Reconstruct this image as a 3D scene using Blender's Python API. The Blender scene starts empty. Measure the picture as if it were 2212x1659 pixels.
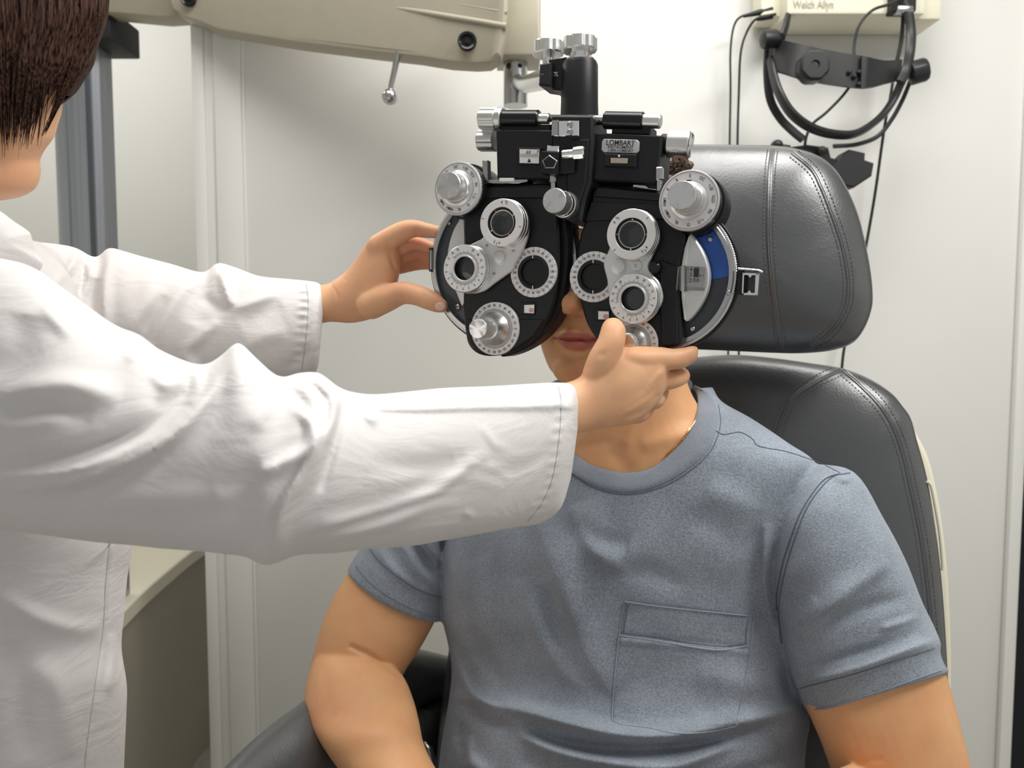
import bpy, bmesh, math, random
import numpy as np
from mathutils import Vector, Matrix
from mathutils.bvhtree import BVHTree

C = bpy.context.scene.collection
SC = bpy.context.scene
R = math.radians
FPX = 1700.0
CAMP = Vector((0.0, 0.0, 1.22))
PITCH = R(4.0)

# ------------------------------------------------------------------ camera
cam_d = bpy.data.cameras.new('camera')
cam_d.sensor_fit = 'HORIZONTAL'; cam_d.sensor_width = 36.0
cam_d.lens = 36.0 * FPX / 2212.0
cam_d.clip_start = 0.02
cam_d.dof.use_dof = True
cam_d.dof.focus_distance = 0.83
cam_d.dof.aperture_fstop = 6.0
cam = bpy.data.objects.new('camera', cam_d)
cam.location = CAMP
cam.rotation_euler = (math.pi / 2 - PITCH, 0, 0)
C.objects.link(cam)
SC.camera = cam

# ------------------------------------------------------------------ world, lamps, exposure
SC.view_settings.view_transform = 'Standard'
SC.view_settings.look = 'None'
SC.view_settings.gamma = 1.0
SC.view_settings.exposure = 0.30
SC.view_settings.use_curve_mapping = False
w = bpy.data.worlds.new('room_fill'); SC.world = w; w.use_nodes = True  # even white fill added in place of the bright room behind the camera
w.node_tree.nodes['Background'].inputs[0].default_value = (0.99, 1.0, 0.985, 1)
w.node_tree.nodes['Background'].inputs[1].default_value = 0.33

CEIL = 2.55
PANELS = [(-0.25, 0.75, 0.9, 0.6, 9), (1.10, 0.25, 0.6, 0.6, 21), (0.42, 0.92, 0.6, 0.6, 9), (-1.35, 1.95, 0.6, 0.6, 8)]
for i, (x, y, sx, sy, e) in enumerate(PANELS):
    l = bpy.data.lights.new('ceiling_panel_light', 'AREA'); l.shape = 'RECTANGLE'
    l.size = sx; l.size_y = sy; l.energy = e; l.color = (1.0, 0.985, 0.95)
    o = bpy.data.objects.new('ceiling_panel_light', l); o.location = (x, y, CEIL - 0.03); C.objects.link(o)

# ------------------------------------------------------------------ pixel <-> place
def ray(px, py):
    cx = (px - 1106.0) / FPX; cy = -(py - 829.5) / FPX
    c, s = math.cos(PITCH), math.sin(PITCH)
    return Vector((cx, c + s * cy, -s + c * cy))
def at(px, py, Y):
    d = ray(px, py)
    return CAMP + d * (Y / d.y)
def projn(V):
    """numpy (n,3) world -> (n,2) picture position"""
    c, s = math.cos(PITCH), math.sin(PITCH)
    d = V - np.array(CAMP)
    fw = d[:, 1] * c - d[:, 2] * s
    up = d[:, 1] * s + d[:, 2] * c
    return np.stack([1106 + FPX * d[:, 0] / fw, 829.5 - FPX * up / fw], 1)

# ------------------------------------------------------------------ materials
def nmat(name):
    m = bpy.data.materials.new(name); m.use_nodes = True
    nt = m.node_tree
    return m, nt, nt.nodes['Principled BSDF']
def mat(name, col, rough=0.5, metal=0.0, spec=0.5, noise=0.0, nscale=40, bump=0.0, bscale=200, bdist=0.001, coat=0, trans=0, ior=1.45, sub=0, sheen=0, stretch=None, aniso=0):
    m, nt, p = nmat(name)
    p.inputs['Base Color'].default_value = (*col, 1)
    p.inputs['Roughness'].default_value = rough
    p.inputs['Metallic'].default_value = metal
    p.inputs['Specular IOR Level'].default_value = spec
    p.inputs['Coat Weight'].default_value = coat
    p.inputs['Transmission Weight'].default_value = trans
    p.inputs['IOR'].default_value = ior
    p.inputs['Sheen Weight'].default_value = sheen
    p.inputs['Anisotropic'].default_value = aniso
    if sub:
        p.inputs['Subsurface Weight'].default_value = sub
        p.inputs['Subsurface Radius'].default_value = (1.0, 0.35, 0.2)
        p.inputs['Subsurface Scale'].default_value = 0.006
    tc = nt.nodes.new('ShaderNodeTexCoord')
    src = tc.outputs['Object']
    if stretch:
        mp = nt.nodes.new('ShaderNodeMapping'); mp.inputs['Scale'].default_value = stretch
        nt.links.new(src, mp.inputs[0]); src = mp.outputs[0]
    if noise:
        n = nt.nodes.new('ShaderNodeTexNoise'); n.inputs['Scale'].default_value = nscale; n.inputs['Detail'].default_value = 5
        nt.links.new(src, n.inputs['Vector'])
        r = nt.nodes.new('ShaderNodeMapRange'); r.inputs['From Min'].default_value = .3; r.inputs['From Max'].default_value = .7
        r.inputs['To Min'].default_value = 1 - noise; r.inputs['To Max'].default_value = 1 + noise
        nt.links.new(n.outputs['Fac'], r.inputs['Value'])
        mx = nt.nodes.new('ShaderNodeVectorMath'); mx.operation = 'SCALE'; mx.inputs[0].default_value = col
        nt.links.new(r.outputs[0], mx.inputs['Scale']); nt.links.new(mx.outputs[0], p.inputs['Base Color'])
    if bump:
        n = nt.nodes.new('ShaderNodeTexNoise'); n.inputs['Scale'].default_value = bscale; n.inputs['Detail'].default_value = 4
        nt.links.new(src, n.inputs['Vector'])
        b = nt.nodes.new('ShaderNodeBump'); b.inputs['Strength'].default_value = bump; b.inputs['Distance'].default_value = bdist
        nt.links.new(n.outputs['Fac'], b.inputs['Height']); nt.links.new(b.outputs[0], p.inputs['Normal'])
    return m

def cloth_mat(name, col, weave, amt=0.08, bump=0.35, rough=0.85, creases=0.0, wdir=None):
    m, nt, p = nmat(name)
    p.inputs['Roughness'].default_value = rough
    p.inputs['Specular IOR Level'].default_value = 0.2
    p.inputs['Sheen Weight'].default_value = 0.15
    p.inputs['Sheen Roughness'].default_value = 0.5
    tc = nt.nodes.new('ShaderNodeTexCoord')
    outs = []
    for sc_ in ((weave, weave * .28, weave), (weave * .28, weave, weave * .28)):
        mp = nt.nodes.new('ShaderNodeMapping'); mp.inputs['Scale'].default_value = sc_
        nt.links.new(tc.outputs['Object'], mp.inputs[0])
        n = nt.nodes.new('ShaderNodeTexNoise'); n.inputs['Scale'].default_value = 1.0; n.inputs['Detail'].default_value = 2
        nt.links.new(mp.outputs[0], n.inputs['Vector']); outs.append(n.outputs['Fac'])
    ad = nt.nodes.new('ShaderNodeMath'); ad.operation = 'ADD'
    nt.links.new(outs[0], ad.inputs[0]); nt.links.new(outs[1], ad.inputs[1])
    r = nt.nodes.new('ShaderNodeMapRange'); r.inputs['From Min'].default_value = .75; r.inputs['From Max'].default_value = 1.25
    r.inputs['To Min'].default_value = 1 - amt; r.inputs['To Max'].default_value = 1 + amt
    nt.links.new(ad.outputs[0], r.inputs['Value'])
    big = nt.nodes.new('ShaderNodeTexNoise'); big.inputs['Scale'].default_value = 14; big.inputs['Detail'].default_value = 5
    nt.links.new(tc.outputs['Object'], big.inputs['Vector'])
    r2 = nt.nodes.new('ShaderNodeMapRange'); r2.inputs['From Min'].default_value = .3; r2.inputs['From Max'].default_value = .7
    r2.inputs['To Min'].default_value = 1 - amt * .7; r2.inputs['To Max'].default_value = 1 + amt * .7
    nt.links.new(big.outputs['Fac'], r2.inputs['Value'])
    mu = nt.nodes.new('ShaderNodeMath'); mu.operation = 'MULTIPLY'
    nt.links.new(r.outputs[0], mu.inputs[0]); nt.links.new(r2.outputs[0], mu.inputs[1])
    vm = nt.nodes.new('ShaderNodeVectorMath'); vm.operation = 'SCALE'; vm.inputs[0].default_value = col
    nt.links.new(mu.outputs[0], vm.inputs['Scale']); nt.links.new(vm.outputs[0], p.inputs['Base Color'])
    b = nt.nodes.new('ShaderNodeBump'); b.inputs['Strength'].default_value = bump; b.inputs['Distance'].default_value = 0.0006
    nt.links.new(ad.outputs[0], b.inputs['Height'])
    if creases:
        mp = nt.nodes.new('ShaderNodeMapping'); mp.inputs['Scale'].default_value = (1, 1, 1)
        mp.inputs['Rotation'].default_value = (0, R(-30), 0)
        nt.links.new(tc.outputs['Object'], mp.inputs[0])
        n = nt.nodes.new('ShaderNodeTexNoise'); n.inputs['Scale'].default_value = 13; n.inputs['Detail'].default_value = 3
        n.inputs['Distortion'].default_value = 1.2; n.inputs['Roughness'].default_value = .55
        mp.inputs['Scale'].default_value = (.8, 1, 2.2)
        nt.links.new(mp.outputs[0], n.inputs['Vector'])
        b2 = nt.nodes.new('ShaderNodeBump'); b2.inputs['Strength'].default_value = creases; b2.inputs['Distance'].default_value = 0.012
        nt.links.new(n.outputs['Fac'], b2.inputs['Height']); nt.links.new(b2.outputs[0], b.inputs['Normal'])
    nt.links.new(b.outputs[0], p.inputs['Normal'])
    return m

def skin_mat(name, col, red, lip):
    m, nt, p = nmat(name)
    p.inputs['Roughness'].default_value = 0.48
    p.inputs['Specular IOR Level'].default_value = 0.35
    p.inputs['Subsurface Weight'].default_value = 0.25
    p.inputs['Subsurface Radius'].default_value = (1.0, 0.3, 0.15)
    p.inputs['Subsurface Scale'].default_value = 0.008
    tc = nt.nodes.new('ShaderNodeTexCoord')
    n = nt.nodes.new('ShaderNodeTexNoise'); n.inputs['Scale'].default_value = 28; n.inputs['Detail'].default_value = 6
    nt.links.new(tc.outputs['Object'], n.inputs['Vector'])
    r = nt.nodes.new('ShaderNodeMapRange'); r.inputs['From Min'].default_value = .35; r.inputs['From Max'].default_value = .75
    r.inputs['To Min'].default_value = 0; r.inputs['To Max'].default_value = .35
    nt.links.new(n.outputs['Fac'], r.inputs['Value'])
    mx = nt.nodes.new('ShaderNodeMix'); mx.data_type = 'RGBA'
    mx.inputs[6].default_value = (*col, 1); mx.inputs[7].default_value = (*red, 1)
    at_b = nt.nodes.new('ShaderNodeAttribute'); at_b.attribute_name = 'blush'
    ad = nt.nodes.new('ShaderNodeMath'); ad.operation = 'ADD'; ad.use_clamp = True
    nt.links.new(r.outputs[0], ad.inputs[0]); nt.links.new(at_b.outputs['Fac'], ad.inputs[1])
    nt.links.new(ad.outputs[0], mx.inputs[0])
    at_l = nt.nodes.new('ShaderNodeAttribute'); at_l.attribute_name = 'lip'
    mx2 = nt.nodes.new('ShaderNodeMix'); mx2.data_type = 'RGBA'
    mx2.inputs[7].default_value = (*lip, 1)
    nt.links.new(at_l.outputs['Fac'], mx2.inputs[0]); nt.links.new(mx.outputs[2], mx2.inputs[6])
    nt.links.new(mx2.outputs[2], p.inputs['Base Color'])
    n2 = nt.nodes.new('ShaderNodeTexNoise'); n2.inputs['Scale'].default_value = 700; n2.inputs['Detail'].default_value = 3
    nt.links.new(tc.outputs['Object'], n2.inputs['Vector'])
    b = nt.nodes.new('ShaderNodeBump'); b.inputs['Strength'].default_value = 0.15; b.inputs['Distance'].default_value = 0.0005
    nt.links.new(n2.outputs['Fac'], b.inputs['Height']); nt.links.new(b.outputs[0], p.inputs['Normal'])
    return m

M = {}
M['black'] = mat('satin_black_enamel', (.009, .009, .011), .42, 0, .4, bump=.15, bscale=1800, bdist=.0002)
M['deep'] = mat('deep_black', (.003, .003, .004), .5)
M['blackgloss'] = mat('gloss_black_enamel', (.01, .01, .012), .18)
M['silver'] = mat('satin_aluminium', (.72, .72, .71), .32, 1.0, noise=.06, nscale=60)
M['chrome'] = mat('chrome', (.85, .85, .85), .1, 1.0)
M['knurl'] = mat('knurled_aluminium', (.70, .70, .69), .38, 1.0)
M['dialwhite'] = mat('pearl_dial_face', (.76, .745, .75), .38, .12, noise=.03, nscale=30)
M['turret'] = mat('satin_silver_turret_paint', (.70, .70, .69), .36, .45)
M['ink'] = mat('black_ink', (.02, .02, .022), .6)
M['inkred'] = mat('red_ink', (.55, .08, .03), .6)
M['white'] = mat('white_enamel', (.82, .82, .82), .4)
M['orange'] = mat('orange_dot', (.75, .22, .08), .5)
M['amber'] = mat('amber_scale', (.42, .34, .26), .4)
M['plate'] = mat('brushed_label_plate', (.52, .52, .53), .45, .4, noise=.08, nscale=90)
M['smoke'] = mat('smoked_grey_plastic', (.062, .07, .08), .2, noise=.2, nscale=25)
M['blue'] = mat('painted_blue_reflection', (.03, .125, .52), .25, noise=.15, nscale=60)
M['glass'] = mat('clear_glass', (.98, .98, .98), .02, trans=1, ior=1.45)
M['spun'] = mat('spun_aluminium_face', (.74, .73, .74), .22, 1.0)
M['lens'] = mat('coated_dark_lens', (.03, .032, .036), .04, coat=.6)
M['lensgrey'] = mat('grey_lens_glass', (.035, .038, .042), .06, coat=.6)
M['gold'] = mat('gold', (.9, .55, .28), .2, 1.0)
M['beige'] = mat('beige_enamel', (.42, .385, .30), .35, noise=.02)
M['cream'] = mat('cream_enamel', (.80, .755, .60), .35)
M['putty'] = mat('putty_cabinet_panel', (.40, .365, .29), .55, noise=.04, nscale=6)
M['ivory'] = mat('ivory_plastic', (.85, .82, .66), .4)
M['steel'] = mat('polished_steel', (.50, .50, .50), .2, 1.0)
M['alu'] = mat('brushed_column', (.42, .44, .47), .38, .85, noise=.1, nscale=8, stretch=(20, 20, .4))
M['rubber'] = mat('black_rubber', (.014, .014, .016), .55)
M['plastic'] = mat('black_plastic', (.018, .018, .02), .38, noise=.1)
M['grey_plastic'] = mat('dark_grey_strap', (.024, .024, .025), .42)
M['wallpaint'] = mat('white_wall_paint', (.74, .735, .705), .75, noise=.012, nscale=2, bump=.08, bscale=120, bdist=.0005)
M['trimpaint'] = mat('white_trim_paint', (.76, .76, .73), .5)
M['floor'] = mat('grey_vinyl_floor', (.42, .40, .37), .5, noise=.15, nscale=30)
M['ceil'] = mat('white_ceiling_tile', (.85, .85, .83), .9)
M['dark'] = mat('painted_corridor_dark', (.006, .006, .010), .8)
M['stitch'] = mat('grey_thread', (.12, .124, .128), .6)
M['trouser'] = cloth_mat('charcoal_cotton', (.03, .03, .04), 900)
M['hair_b'] = mat('brown_curly_hair', (.075, .042, .026), .5, noise=.4, nscale=200)
M['nail'] = mat('fingernail', (.80, .52, .42), .25)
M['lip'] = None
M['shirt'] = cloth_mat('slate_blue_jersey', (.29, .328, .385), 1300, .26, .8)
M['shirtrib'] = cloth_mat('slate_blue_rib', (.235, .266, .317), 1300, .14, .5)
M['shirtlight'] = cloth_mat('slate_blue_edge', (.36, .40, .46), 1500, .14, .5)
M['coatseam'] = mat('white_cotton_seam', (.50, .485, .48), .8)
M['shirtdark'] = cloth_mat('slate_blue_seam', (.12, .15, .20), 1500, .14, .5)
M['coat'] = cloth_mat('white_cotton_coat', (.74, .715, .71), 2200, .025, .25, creases=.20)
M['skin_m'] = skin_mat('tan_skin', (.76, .42, .205), (.62, .25, .14), (.50, .13, .12))
M['skin_w'] = skin_mat('fair_skin', (.78, .455, .26), (.62, .25, .15), (.52, .14, .12))

def leather():
    m, nt, p = nmat('black_leather')
    p.inputs['Base Color'].default_value = (.050, .053, .058, 1)
    p.inputs['Roughness'].default_value = .36
    p.inputs['Specular IOR Level'].default_value = 1.0
    p.inputs['Coat Weight'].default_value = .5; p.inputs['Coat Roughness'].default_value = .30
    tc = nt.nodes.new('ShaderNodeTexCoord')
    v = nt.nodes.new('ShaderNodeTexVoronoi'); v.inputs['Scale'].default_value = 420; v.feature = 'SMOOTH_F1'
    nt.links.new(tc.outputs['Object'], v.inputs['Vector'])
    b = nt.nodes.new('ShaderNodeBump'); b.inputs['Strength'].default_value = .22; b.inputs['Distance'].default_value = .0008
    nt.links.new(v.outputs['Distance'], b.inputs['Height'])
    n = nt.nodes.new('ShaderNodeTexNoise'); n.inputs['Scale'].default_value = 22; n.inputs['Detail'].default_value = 6
    n.inputs['Distortion'].default_value = .8
    nt.links.new(tc.outputs['Object'], n.inputs['Vector'])
    b2 = nt.nodes.new('ShaderNodeBump'); b2.inputs['Strength'].default_value = .12; b2.inputs['Distance'].default_value = .005
    nt.links.new(n.outputs['Fac'], b2.inputs['Height']); nt.links.new(b2.outputs[0], b.inputs['Normal'])
    r = nt.nodes.new('ShaderNodeMapRange'); r.inputs['To Min'].default_value = .26; r.inputs['To Max'].default_value = .44
    nt.links.new(n.outputs['Fac'], r.inputs['Value']); nt.links.new(r.outputs[0], p.inputs['Roughness'])
    nt.links.new(b.outputs[0], p.inputs['Normal'])
    return m
M['leather'] = leather()

def hair_mat():
    m, nt, p = nmat('dark_brown_hair')
    tc = nt.nodes.new('ShaderNodeTexCoord'); mp = nt.nodes.new('ShaderNodeMapping'); mp.inputs['Scale'].default_value = (420, 420, 1.5)
    nt.links.new(tc.outputs['Object'], mp.inputs[0])
    n = nt.nodes.new('ShaderNodeTexNoise'); n.inputs['Scale'].default_value = 1; n.inputs['Detail'].default_value = 1
    nt.links.new(mp.outputs[0], n.inputs['Vector'])
    cr = nt.nodes.new('ShaderNodeValToRGB')
    cr.color_ramp.elements[0].color = (.012, .006, .005, 1); cr.color_ramp.elements[1].color = (.13, .072, .055, 1)
    cr.color_ramp.elements[0].position = .3; cr.color_ramp.elements[1].position = .8
    nt.links.new(n.outputs['Fac'], cr.inputs[0]); nt.links.new(cr.outputs[0], p.inputs['Base Color'])
    b = nt.nodes.new('ShaderNodeBump'); b.inputs['Strength'].default_value = .6; b.inputs['Distance'].default_value = .001
    nt.links.new(n.outputs['Fac'], b.inputs['Height']); nt.links.new(b.outputs[0], p.inputs['Normal'])
    p.inputs['Roughness'].default_value = .6; p.inputs['Specular IOR Level'].default_value = .04
    return m
M['hair_w'] = hair_mat()

# ------------------------------------------------------------------ mesh builder
class MB:
    def __init__(s): s.V = []; s.F = []; s.I = []; s.mats = []
    def add(s, verts, faces, m, xf=None):
        if m not in s.mats: s.mats.append(m)
        k = s.mats.index(m); b = len(s.V)
        for v in verts:
            v = Vector(v)
            if xf is not None: v = xf @ v
            s.V.append(v)
        for f in faces: s.F.append([b + i for i in f]); s.I.append(k)
    def build(s, name, parent=None, sharp=32, smooth=True, matkeys=True):
        me = bpy.data.meshes.new(name)
        me.from_pydata([tuple(v) for v in s.V], [], s.F)
        for m in s.mats: me.materials.append(M[m])
        me.polygons.foreach_set('material_index', s.I)
        me.validate()
        bm = bmesh.new(); bm.from_mesh(me); bmesh.ops.recalc_face_normals(bm, faces=bm.faces); bm.to_mesh(me); bm.free()
        if smooth:
            me.polygons.foreach_set('use_smooth', [True] * len(me.polygons))
            me.set_sharp_from_angle(angle=R(sharp))
        me.update()
        o = bpy.data.objects.new(name, me); C.objects.link(o)
        if parent: o.parent = parent
        return o
    def box(s, c, sz, m, xf=None, bev=0):
        bm = bmesh.new(); bmesh.ops.create_cube(bm, size=1)
        for v in bm.verts: v.co = Vector((v.co.x * sz[0], v.co.y * sz[1], v.co.z * sz[2]))
        if bev: bmesh.ops.bevel(bm, geom=list(bm.edges), offset=bev, segments=2, profile=.5, affect='EDGES')
        for v in bm.verts: v.co += Vector(c)
        s.bm(bm, m, xf)
    def bm(s, bm, m, xf=None):
        bm.verts.ensure_lookup_table(); bm.verts.index_update()
        s.add([v.co.copy() for v in bm.verts], [[v.index for v in f.verts] for f in bm.faces], m, xf); bm.free()
    def lathe(s, prof, m, xf=None, n=64, knurl=0, kn=60, lobes=0, la=0, open_=False):
        """profile [(r, h)...] turned about local Z"""
        vs = []; fs = []
        if knurl: n = kn * 2
        for (r, h) in prof:
            for i in range(n):
                t = 2 * math.pi * i / n; rr = r
                if knurl and r > 0: rr = r - (knurl if i % 2 else 0)
                if lobes: rr = r * (1 - la * (0.5 + .5 * math.cos(lobes * t)) ** 4)
                vs.append((rr * math.cos(t), rr * math.sin(t), h))
        for j in range(len(prof) - 1):
            for i in range(n):
                a = j * n + i; b = j * n + (i + 1) % n
                fs.append([a, b, b + n, a + n])
        if not open_ and prof[0][0] > 1e-6: fs.append(list(range(n))[::-1])
        if not open_ and prof[-1][0] > 1e-6: fs.append([len(vs) - n + i for i in range(n)])
        s.add(vs, fs, m, xf)
    def spun(s, r, h, m, xf=None, amp=.00045, k=3, ph_=.6, n=90):
        """spun-brushed knob face: shallow fan that splits the light into sectors"""
        vs = [(0, 0, h)]
        for i in range(n):
            t = 2 * math.pi * i / n; vs.append((r * math.cos(t), r * math.sin(t), h + amp * (math.sin(k * t + ph_) + .5 * math.sin((k + 2) * t + 2 * ph_)) - amp))
        s.add(vs, [[0, 1 + i, 1 + (i + 1) % n] for i in range(n)], m, xf)
    def ring(s, r0, r1, h0, h1, m, xf=None, n=72, bev=.0006, kn=0):
        """annulus between radii r0<r1 and heights h0<h1"""
        b = min(bev, (r1 - r0) / 3, (h1 - h0) / 3)
        prof = [(r0, h0), (r1, h0), (r1, h1 - b), (r1 - b, h1), (r0 + b, h1), (r0, h1 - b)]
        vs = []; fs = []; k = len(prof)
        nn = kn * 2 if kn else n
        for (r, h) in prof:
            for i in range(nn):
                t = 2 * math.pi * i / nn
                rr = r - (0.0006 if (kn and i % 2 and r > (r0 + r1) / 2) else 0)
                vs.append((rr * math.cos(t), rr * math.sin(t), h))
        for j in range(k):
            for i in range(nn):
                fs.append([j * nn + i, j * nn + (i + 1) % nn, ((j + 1) % k) * nn + (i + 1) % nn, ((j + 1) % k) * nn + i])
        s.add(vs, fs, m, xf)
    def prism(s, pts, h0, h1, m, xf=None, bev=.001):
        """outline in local XY, extruded from h0 to h1 (bevelled at h1)"""
        n = len(pts); P = [Vector((p[0], p[1])) for p in pts]
        area = sum(P[i].x * P[(i + 1) % n].y - P[(i + 1) % n].x * P[i].y for i in range(n))
        sg = 1 if area > 0 else -1
        ins = []
        for i in range(n):
            a = P[i] - P[i - 1]; b = P[(i + 1) % n] - P[i]
            na = Vector((-a.y, a.x)); nb = Vector((-b.y, b.x))
            if na.length: na.normalize()
            if nb.length: nb.normalize()
            q = na + nb
            if q.length < 1e-6: q = na
            q.normalize(); ins.append(P[i] + q * bev * sg)
        hb = h1 - math.copysign(bev, h1 - h0)
        rings = [[(p.x, p.y, h0) for p in P], [(p.x, p.y, hb) for p in P], [(p.x, p.y, h1) for p in ins]]
        vs = sum(rings, []); fs = []
        for j in range(2):
            for i in range(n): fs.append([j * n + i, j * n + (i + 1) % n, (j + 1) * n + (i + 1) % n, (j + 1) * n + i])
        fs.append(list(range(n))[::-1]); fs.append([2 * n + i for i in range(n)])
        s.add(vs, fs, m, xf)
    def tube(s, pts, r, m, n=10, xf=None, caps=True, flat=1.0, up=None):
        pts = [Vector(p) for p in pts]
        rs = r if isinstance(r, (list, tuple)) else [r] * len(pts)
        vs = []; fs = []; prev = None
        for i, p in enumerate(pts):
            t = (pts[min(i + 1, len(pts) - 1)] - pts[max(i - 1, 0)])
            t.normalize()
            if up is not None: u = Vector(up)
            elif prev is None: u = Vector((0, 0, 1)) if abs(t.z) < .9 else Vector((1, 0, 0))
            else: u = prev
            u = (u - t * u.dot(t)); u.normalize(); prev = u.copy(); v = t.cross(u)
            for k in range(n):
                a = 2 * math.pi * k / n
                vs.append(p + (u * math.cos(a) + v * math.sin(a) * flat) * rs[i])
        for i in range(len(pts) - 1):
            for k in range(n): fs.append([i * n + k, i * n + (k + 1) % n, (i + 1) * n + (k + 1) % n, (i + 1) * n + k])
        if caps: fs.append(list(range(n))[::-1]); fs.append([len(vs) - n + k for k in range(n)])
        s.add(vs, fs, m, xf)
    def ball(s, c, r, m, xf=None, sc=(1, 1, 1), seg=20):
        bm = bmesh.new(); bmesh.ops.create_uvsphere(bm, u_segments=seg, v_segments=seg // 2, radius=r)
        for v in bm.verts: v.co = Vector((v.co.x * sc[0] + c[0], v.co.y * sc[1] + c[1], v.co.z * sc[2] + c[2]))
        s.bm(bm, m, xf)
    def text(s, t, size, m, xf, bold=0, cx=1.0):
        vs, fs = glyphs(t)
        s.add([(v[0] * size * cx, v[1] * size, v[2]) for v in vs], fs, m, xf)
_G = {}
def glyphs(t):
    if t in _G: return _G[t]
    cu = bpy.data.curves.new('glyph', 'FONT'); cu.body = t; cu.size = 1.0
    cu.align_x = 'CENTER'; cu.align_y = 'CENTER'; cu.offset = 0.012; cu.resolution_u = 3
    ob = bpy.data.objects.new('glyph', cu); C.objects.link(ob)
    bpy.context.view_layer.update()
    me = bpy.data.meshes.new_from_object(ob.evaluated_get(bpy.context.evaluated_depsgraph_get()))
    r = ([tuple(v.co) for v in me.vertices], [list(p.vertices) for p in me.polygons])
    bpy.data.objects.remove(ob); bpy.data.curves.remove(cu); bpy.data.meshes.remove(me)
    _G[t] = r; return r

def catmull(P, k=6, closed=False):
    P = [np.array(p, float) for p in P]; n = len(P); out = []
    rng = range(n) if closed else range(n - 1)
    for i in rng:
        p0 = P[i - 1] if (closed or i > 0) else 2 * P[0] - P[1]
        p1 = P[i]; p2 = P[(i + 1) % n]
        p3 = P[(i + 2) % n] if (closed or i + 2 < n) else 2 * P[-1] - P[-2]
        for j in range(k):
            t = j / k
            out.append(.5 * ((2 * p1) + (-p0 + p2) * t + (2 * p0 - 5 * p1 + 4 * p2 - p3) * t * t + (-p0 + 3 * p1 - 3 * p2 + p3) * t ** 3))
    if not closed: out.append(P[-1])
    return out

def empty(name, loc=(0, 0, 0), rz=0):
    o = bpy.data.objects.new(name, None); C.objects.link(o); o.location = loc; o.rotation_euler = (0, 0, rz)
    o.empty_display_size = .05
    return o
def tag(o, label=None, cat=None, group=None, kind=None):
    if label: o['label'] = label
    if cat: o['category'] = cat
    if group: o['group'] = group
    if kind: o['kind'] = kind
    return o

# loft from picture-measured edges: each section (A px, B px, Y of A, Y of B, depth radius m)
def loft(secs, k=5, n=40, p=2.0):
    arr = [np.array([s[0][0], s[0][1], s[1][0], s[1][1], s[2], s[3], s[4], s[5] if len(s) > 5 else 0], float) for s in secs]
    S = catmull(arr, k)
    vs = []; fs = []
    cen = [(at(q[0], q[1], q[4]) + at(q[2], q[3], q[5])) / 2 for q in S]
    for si, q in enumerate(S):
        ax = (cen[min(si + 1, len(S) - 1)] - cen[max(si - 1, 0)]).normalized() * q[7]
        a = at(q[0], q[1], q[4]); b = at(q[2], q[3], q[5]); c = (a + b) / 2; h = (a - b) / 2
        d = (c - CAMP).normalized(); d = d - h.normalized() * d.dot(h.normalized()) if h.length > 1e-6 else d
        d.normalize(); d = d * max(q[6], .0005)
        for i in range(n):
            t = 2 * math.pi * i / n; ct, st = math.cos(t), math.sin(t)
            x = math.copysign(abs(ct) ** (2 / p), ct); y = math.copysign(abs(st) ** (2 / p), st)
            vs.append(c + h * x + d * y - ax * y)
    m = len(S)
    for j in range(m - 1):
        for i in range(n): fs.append([j * n + i, j * n + (i + 1) % n, (j + 1) * n + (i + 1) % n, (j + 1) * n + i])
    fs.append(list(range(n))[::-1]); fs.append([(m - 1) * n + i for i in range(n)])
    return vs, fs
def chain(pts, k=4, n=20):
    """rounded finger chain: pts [(px,py,Y,r_px)]"""
    S = catmull([np.array(p, float) for p in pts], k)
    W = [(at(q[0], q[1], q[2]), q[3] * q[2] / FPX) for q in S]
    # round end caps
    def capn(c, d, r): return [(c + d * r * math.sin(a), r * math.cos(a)) for a in (R(35), R(65), R(85))]
    d0 = (W[0][0] - W[1][0]).normalized(); d1 = (W[-1][0] - W[-2][0]).normalized()
    W = capn(W[0][0], d0, W[0][1])[::-1] + W + capn(W[-1][0], d1, W[-1][1])
    vs = []; fs = []; prev = None
    for i, (p, r) in enumerate(W):
        t = (W[min(i + 1, len(W) - 1)][0] - W[max(i - 1, 0)][0]).normalized()
        u = prev if prev is not None else (Vector((0, 0, 1)) if abs(t.z) < .9 else Vector((1, 0, 0)))
        u = (u - t * u.dot(t)).normalized(); prev = u; v = t.cross(u)
        for kk in range(n):
            a = 2 * math.pi * kk / n; vs.append(p + (u * math.cos(a) + v * math.sin(a)) * max(r, .0003))
    m = len(W)
    for j in range(m - 1):
        for i in range(n): fs.append([j * n + i, j * n + (i + 1) % n, (j + 1) * n + (i + 1) % n, (j + 1) * n + i])
    fs.append(list(range(n))[::-1]); fs.append([(m - 1) * n + i for i in range(n)])
    return vs, fs
def ellipsoid(c, rad, rz=0, seg=28):
    vs = []; fs = []; m = seg // 2
    Rm = Matrix.Rotation(rz, 3, 'Z')
    for j in range(m + 1):
        ph = math.pi * j / m
        for i in range(seg):
            t = 2 * math.pi * i / seg
            vs.append(Vector(c) + Rm @ Vector((rad[0] * math.sin(ph) * math.cos(t), rad[1] * math.sin(ph) * math.sin(t), rad[2] * math.cos(ph))))
    for j in range(m):
        for i in range(seg): fs.append([j * seg + i, j * seg + (i + 1) % seg, (j + 1) * seg + (i + 1) % seg, (j + 1) * seg + i])
    return vs, fs

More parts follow.
